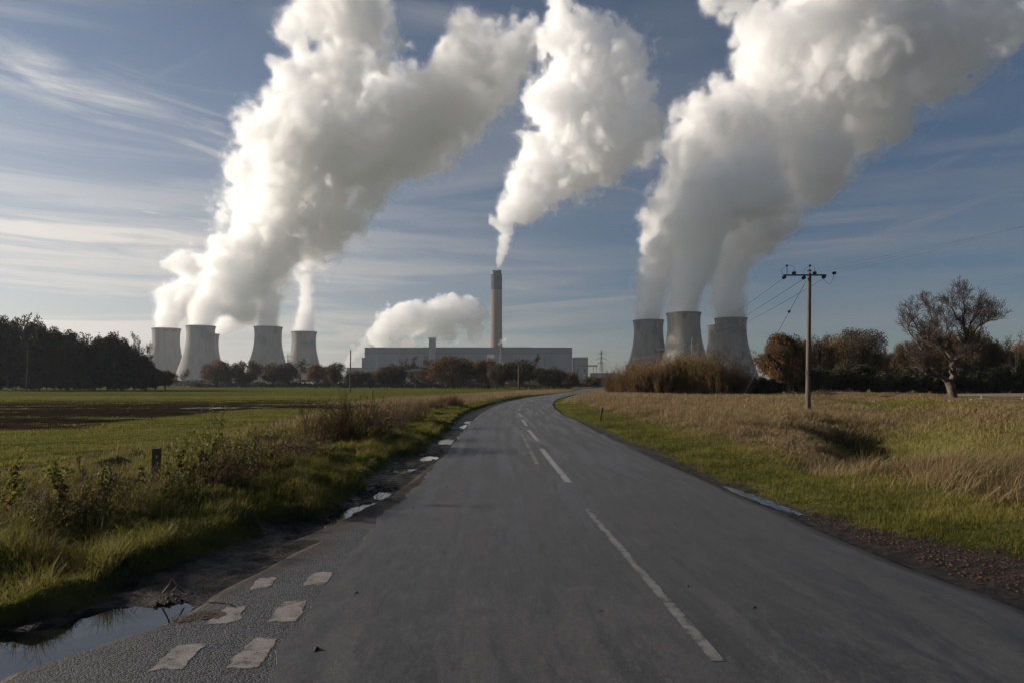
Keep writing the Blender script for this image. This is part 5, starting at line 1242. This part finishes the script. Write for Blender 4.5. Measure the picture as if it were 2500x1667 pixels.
# ------------------------------------------------------------------ poles, wires, fences, small things
M_POLE = material('creosoted_wood', fn=noisy((0.065, 0.048, 0.038), (0.135, 0.104, 0.084), 1.2, stretch=(6, 6, .5), bump=.4, bscale=20, bdist=.01))
M_POLED = material('dark_wood', fn=noisy((0.05, 0.038, 0.028), (0.10, 0.075, 0.055), 2.0, stretch=(6, 6, .6)))
M_INS = material('dark_porcelain', (0.03, 0.022, 0.02), 0.25, spec=.5)
M_IRON = material('dark_iron', (0.035, 0.037, 0.042), 0.6, metallic=.3)
M_PLATE = material('yellow_plate', (0.62, 0.58, 0.42), .5)
DP = 38.0
def pp(px, py, dy=0.0): return at(px, py, DP + dy)
base = pp(1972, 1018); pole = tag(empty('power_pole', (base[0], DP, 0)), 'tall wooden pole with a T crossarm and dark insulators, right of the road', 'utility pole')
O = np.array(pole.location)
g = MB(); g.tube([np.array([0, 0, -.6]), pp(1974, 850) - O, pp(1976.5, 667) - O], [.150, .125, .098], 14); g.build('post', M_POLE, pole, smooth=True)
AY = -0.14
def q(px, py, dy=AY): return pp(px, py, dy) - O
# crossarm drawn slightly nearer the camera at its right end
ca, cb = q(1913, 672, AY + .3), q(2018, 672, AY - .3)
g = MB(); g.tube([ca, cb], .045, 4); g.build('crossarm', M_IRON, pole)
def disc_stack(c, ax, n=3, r=.10):
    ax = np.array(ax, float); ax /= np.linalg.norm(ax); m = MB()
    for k in range(n): m.tube([c + ax * (k * .07), c + ax * (k * .07 + .02), c + ax * (k * .07 + .055)], [r * .45, r, r * .35], 12)
    return m
for (px, py, ax) in ((1917, 676, (-.25, .9, -.25)), (1965, 677, (-.25, .9, -.25)), (2014, 675, (-.2, .9, -.25)), (1935, 668, (.6, -.75, .1)), (1985, 668, (.6, -.75, .1)), (2033, 668, (.6, -.75, .1))):
    disc_stack(q(px, py), ax).build('insulator', M_INS, pole)
for (px) in (1921.5, 1977.5):
    b, t_ = q(px, 670), q(px, 651)
    g = MB(); g.tube([b, t_], .018, 6); pin = g.build('pin', M_IRON, pole)
    g = MB(); g.tube([t_, t_ + [0, 0, .03], t_ + [0, 0, .07], t_ + [0, 0, .11]], [.05, .085, .06, .03], 12); g.build('pin_insulator', M_INS, pin)
def arc(a, b, bulge, n=14):
    u = np.linspace(0, 1, n)[:, None]; return a + (b - a) * u + np.sin(u * math.pi) * np.array(bulge)
for (a, b, bl) in ((q(1913, 674), q(1924, 649), (-.22, 0, .05)), (q(1926, 650), q(1938, 668), (.14, 0, .16)), (q(1979, 650), q(1988, 667), (.12, 0, .14)), (q(1962, 676), q(1976, 650), (-.12, 0, .05)), (q(2010, 680), q(2036, 671), (.05, 0, -.42))):
    g = MB(); g.tube(arc(a, b, bl), .008, 5); g.build('jumper_wire', M_IRON, pole)
g = MB(); c0 = q(1969.5, 909, -.15); g.box(c0[0] - .05, c0[0] + .05, c0[1] - .006, c0[1] + .006, c0[2] - .1, c0[2] + .1); g.build('number_plate', M_PLATE, pole)
g = MB(); c0 = q(1976, 662, 0); g.tube([c0 - [0, 0, .02], c0 + [0, 0, .05]], .115, 12); g.build('collar', M_IRON, pole)
# second pole of the line, beyond the thicket
def small_pole(px, top, base, label, arm=0, d=None, mat=M_POLED, r=.11, w=.05):
    if d is None: d = ground(px, base)[1]
    P = at(px, top, d); root = tag(empty('distant_pole', (P[0], d, 0)), label, 'utility pole', 'distant poles'); H = P[2]
    g = MB(); g.tube([(0, 0, -.3), (0, 0, H)], [r * 1.2, r * .85], 8); g.build('post', mat, root)
    if arm:
        L = arm / FX * d / 2; g = MB(); g.tube([(-L, 0, H - .15), (L, 0, H - .15)], .07, 4); ar = g.build('crossarm', mat, root)
        for s in (-1, 0, 1):
            g = MB(); g.tube([(s * L * .9, 0, H - .1), (s * L * .9, 0, H + .22)], .05, 6); g.build('insulator', M_INS, ar)
    return root
p2 = small_pole(1611, 856, 970, 'dark T topped pole above the brown thicket, before the shaded tower', 27, 118.0, r=.14)
p3 = small_pole(1539, 891, 960, 'smaller T topped pole at the left end of the brown thicket', 18, 190.0, r=.15)
small_pole(856, 854, 957, 'thin dark pole at the near edge of the left field', 0, 139.0, r=.13)
small_pole(1266, 886, 957, 'pale wooden pole before the round olive oak', 3, 180.0, M_POLE, r=.14)
small_pole(1355, 893, 955, 'small T topped pole behind the tree right of the hall', 13, 262.0, r=.15)
small_pole(68, 850, 954, 'thin grey pole standing before the dark left wood', 0, 160.0, M_POLE, r=.10)
small_pole(1213, 893, 950, 'very thin pole between the two round oaks', 0, 228.0, r=.10)
M_WIRE = material('dark_wire', (0.045, 0.045, 0.05), .6)
H2 = np.array([p2.location[0], 118.0, at(1611, 856, 118)[2]]); L2_ = 27 / FX * 118 / 2
for k, (px, py, s) in enumerate(((1912, 680, -1), (1962, 681, 0), (2012, 680, 1))):
    wire('overhead_wire', pp(px, py, .3), H2 + [s * L2_ * .9, 0, .25], 1.1, .012, '%s wire from the tall pole away to the pole above the thicket' % ('left', 'middle', 'right')[k], 'overhead wires beyond the tall pole', mat=M_WIRE)
H3 = np.array([p3.location[0], 190.0, at(1539, 891, 190)[2]]); L3_ = 18 / FX * 190 / 2
for k, s in enumerate((-1, 0, 1)):
    wire('overhead_wire', H2 + [s * L2_ * .9, 0, .25], H3 + [s * L3_ * .9, 0, .25], 1.2, .014, '%s far wire between the two T topped poles by the thicket' % ('left', 'middle', 'right')[k], 'overhead wires by the thicket', mat=M_WIRE)
for k, (px, py) in enumerate(((1939, 667), (1990, 667), (2040, 668))):
    wire('overhead_wire', pp(px, py, -.3), at(2720 + k * 30, 500 - k * 12, 27 - k), .12, .0022, '%s thin wire leaving the tall pole towards the upper right' % ('left', 'middle', 'right')[k], 'overhead wires right of the tall pole', mat=M_WIRE)
# stay
sa, sb = pp(1968, 687, .1), np.array([*gxy(1796, 53)[:2], .1])
st = tag(empty('stay_wire', tuple(sb)), 'sloping stay wire with a small round insulator left of the tall pole', 'stay wire')
g = MB(); g.tube([sa - sb, (0, 0, -.2)], .013, 5); g.build('cable', M_WIRE, st)
u = (1968 - 1927) / (1968 - 1796.); cc = sa + (sb - sa) * .19; dr_v = (sb - sa) / np.linalg.norm(sb - sa)
g = MB(); g.tube([cc - sb - dr_v * .12, cc - sb - dr_v * .05, cc - sb + dr_v * .05, cc - sb + dr_v * .12], [.03, .085, .085, .03], 10); g.build('insulator', M_INS, st)

# fence posts
def post(px, top, base, hw, label, lean=0.0, mat=M_POLE, cap=None, z=.12, group=None, cat='fence post'):
    c = ground(px, base, z); d = c[1]; P = at(px, top, d); w = hw / FX * d; H = P[2] - z
    m = MB(); rg = random.Random(px); n = 6
    V = []; 
    for k in range(n):
        t_ = k / (n - 1); ww = w * (1 + .04 * rg.uniform(-1, 1)); zz = z - .3 + (H + .3) * t_; xo = lean * H * t_
        V += [(c[0] + xo - ww, d - w, zz), (c[0] + xo + ww, d - w, zz), (c[0] + xo + ww, d + w, zz), (c[0] + xo - ww, d + w, zz)]
    F = [(k * 4 + a, k * 4 + (a + 1) % 4, k * 4 + 4 + (a + 1) % 4, k * 4 + 4 + a) for k in range(n - 1) for a in range(4)] + [((n - 1) * 4, (n - 1) * 4 + 1, (n - 1) * 4 + 2, (n - 1) * 4 + 3)]
    V = np.array(V) - [c[0], d, 0]; V[-4:-2, 2] += .02 * H
    o = mesh_np('fence_post', V, np.array(F), mat, loc=(c[0], d, 0)); return tag(o, label, cat, group)
post(377, 1096, 1215, 7.5, 'square weathered fence post standing among brambles at left', .02)
post(487, 1100, 1205, 4, 'thin grey post half hidden in the leafy brambles', .03)
post(1463, 994, 1024, 2.2, 'dark leaning post in the dry grass right of the bend', .28, M_POLED, z=.1)
M_WHITE = material('white_painted_wood', fn=noisy((0.36, 0.34, 0.31), (0.50, 0.48, 0.44), 4.0))
paddock = tag(empty('paddock_fence', (0, 0, 0)), 'low white post and rail fence right of the bare oak', 'fence')
def prail(pa, pb, rr_, name, mat=M_WHITE):
    g = MB(); g.tube([pa, pb], rr_, 4); return g.build(name, mat, paddock)
DF = 62.0
for (px, top, base, d, w, mat) in ((2371, 973, 996, 50, .075, M_WHITE), (2367, 974, 992, 50.4, .05, M_WHITE), (2396, 966, 984, 62, .07, M_WHITE), (2496, 968, 986, 62, .06, M_WHITE), (2423, 975, 993, 52, .07, M_POLED), (2350, 975, 985, 56, .04, M_WHITE), (2354, 976, 986, 56, .04, M_POLED), (2340, 966, 982, 62, .06, M_POLED), (2560, 968, 986, 62, .06, M_WHITE)):
    P = at(px, top, d); g = MB(); g.tube([(P[0], d, -.2), (P[0], d, P[2])], w, 4); g.build('post', mat, paddock)
a, b = at(2335, 967, 62), at(2600, 969, 62); prail(a, b, .028, 'rail', M_POLED)
a, b = at(2335, 972, 62), at(2600, 974, 62); prail(a, b, .02, 'rail', M_POLED)
# pale paddock beyond the fence
poly = [gxy(2335, 64), gxy(2800, 64), gxy(2800, 108), gxy(2300, 104)]
o = poly_sheet('paddock', poly, lambda x, y: np.full(np.shape(x), 0.30), material('sandy_paddock', fn=noisy((0.17, 0.13, 0.085), (0.24, 0.19, 0.12), .4)), .5, 4, dz=0)
tag(o, 'pale sandy paddock before the right wood', kind='structure')
# sticks in the near gutter
tk = Twigs(); rg = np.random.default_rng(77)
def z5g(x, y, z): px, py = z5((x, y)); c = ground(px, py, z); return np.array([c[0], c[1], z])
sp = [z5g(870, 1085, .02), z5g(905, 1040, .10), z5g(920, 1005, .16), z5g(945, 1050, .10), z5g(985, 1082, .02)]
for a_, b_ in zip(sp[:-1], sp[1:]): tk.seg(a_, b_, .008, .006)
tk.seg(sp[2], z5g(880, 995, .2), .005, .003); tk.seg(sp[3], z5g(915, 1078, .06), .005, .003)
tag(tk.build('dead_branch', material('pale_stick', fn=noisy((.14, .09, .06), (.24, .16, .11), 20.)), None, 5), 'pale broken stick lying above the near puddle', 'branch')
rs = random.Random(9)
for k, (px, py) in enumerate(((773, 1588), (1680, 1440), (1843, 1492), (1092, 1187), (870, 1449), (1510, 1288), (1008, 1240))):
    c = ground(px, py); s = .012 if k else .02; m = MB(); ang = rs.uniform(0, 3)
    m.tube([(-s * 1.5 * math.cos(ang), -s * 1.5 * math.sin(ang), 0), (0, 0, s * .5), (s * 1.6 * math.cos(ang), s * 1.6 * math.sin(ang), 0)], [s * .3, s * .8, s * .2], 7)
    zz = float(road_z(np.array([c[0]]), np.array([c[1]]))[0])
    tag(m.build('mud_clod', M_CLOD, loc=(c[0], c[1], zz)), ['dark leaf scrap on the road at the lower left', 'small dark clod right of the near centre dash', 'dark clod on the right lane, nearest of two', 'small clod far along the left lane', 'tiny clod by the left wheel track', 'tiny clod beside the long dash top', 'tiny clod near the left road edge'][k], 'clod', 'dark scraps on the road')
HAZE = 1 / 12500.0
# ------------------------------------------------------------------ air
hm = bpy.data.materials.new('hazy_air'); hm.use_nodes = True; hm.node_tree.nodes.clear()
ht = NT(hm.node_tree)
hv = ht.n('ShaderNodeVolumePrincipled', ins={'Color': (0.80, 0.88, 1.0), 'Density': HAZE, 'Anisotropy': 0.35})
ht.n('ShaderNodeOutputMaterial', ins={'Volume': hv.outputs[0]})
g = MB(); g.box(-2300, 2300, -320, 2400, -1.7, 1060)
hz_o = g.build('haze', hm); tag(hz_o, kind='stuff'); hz_o['label'] = 'pale blue haze in the air'
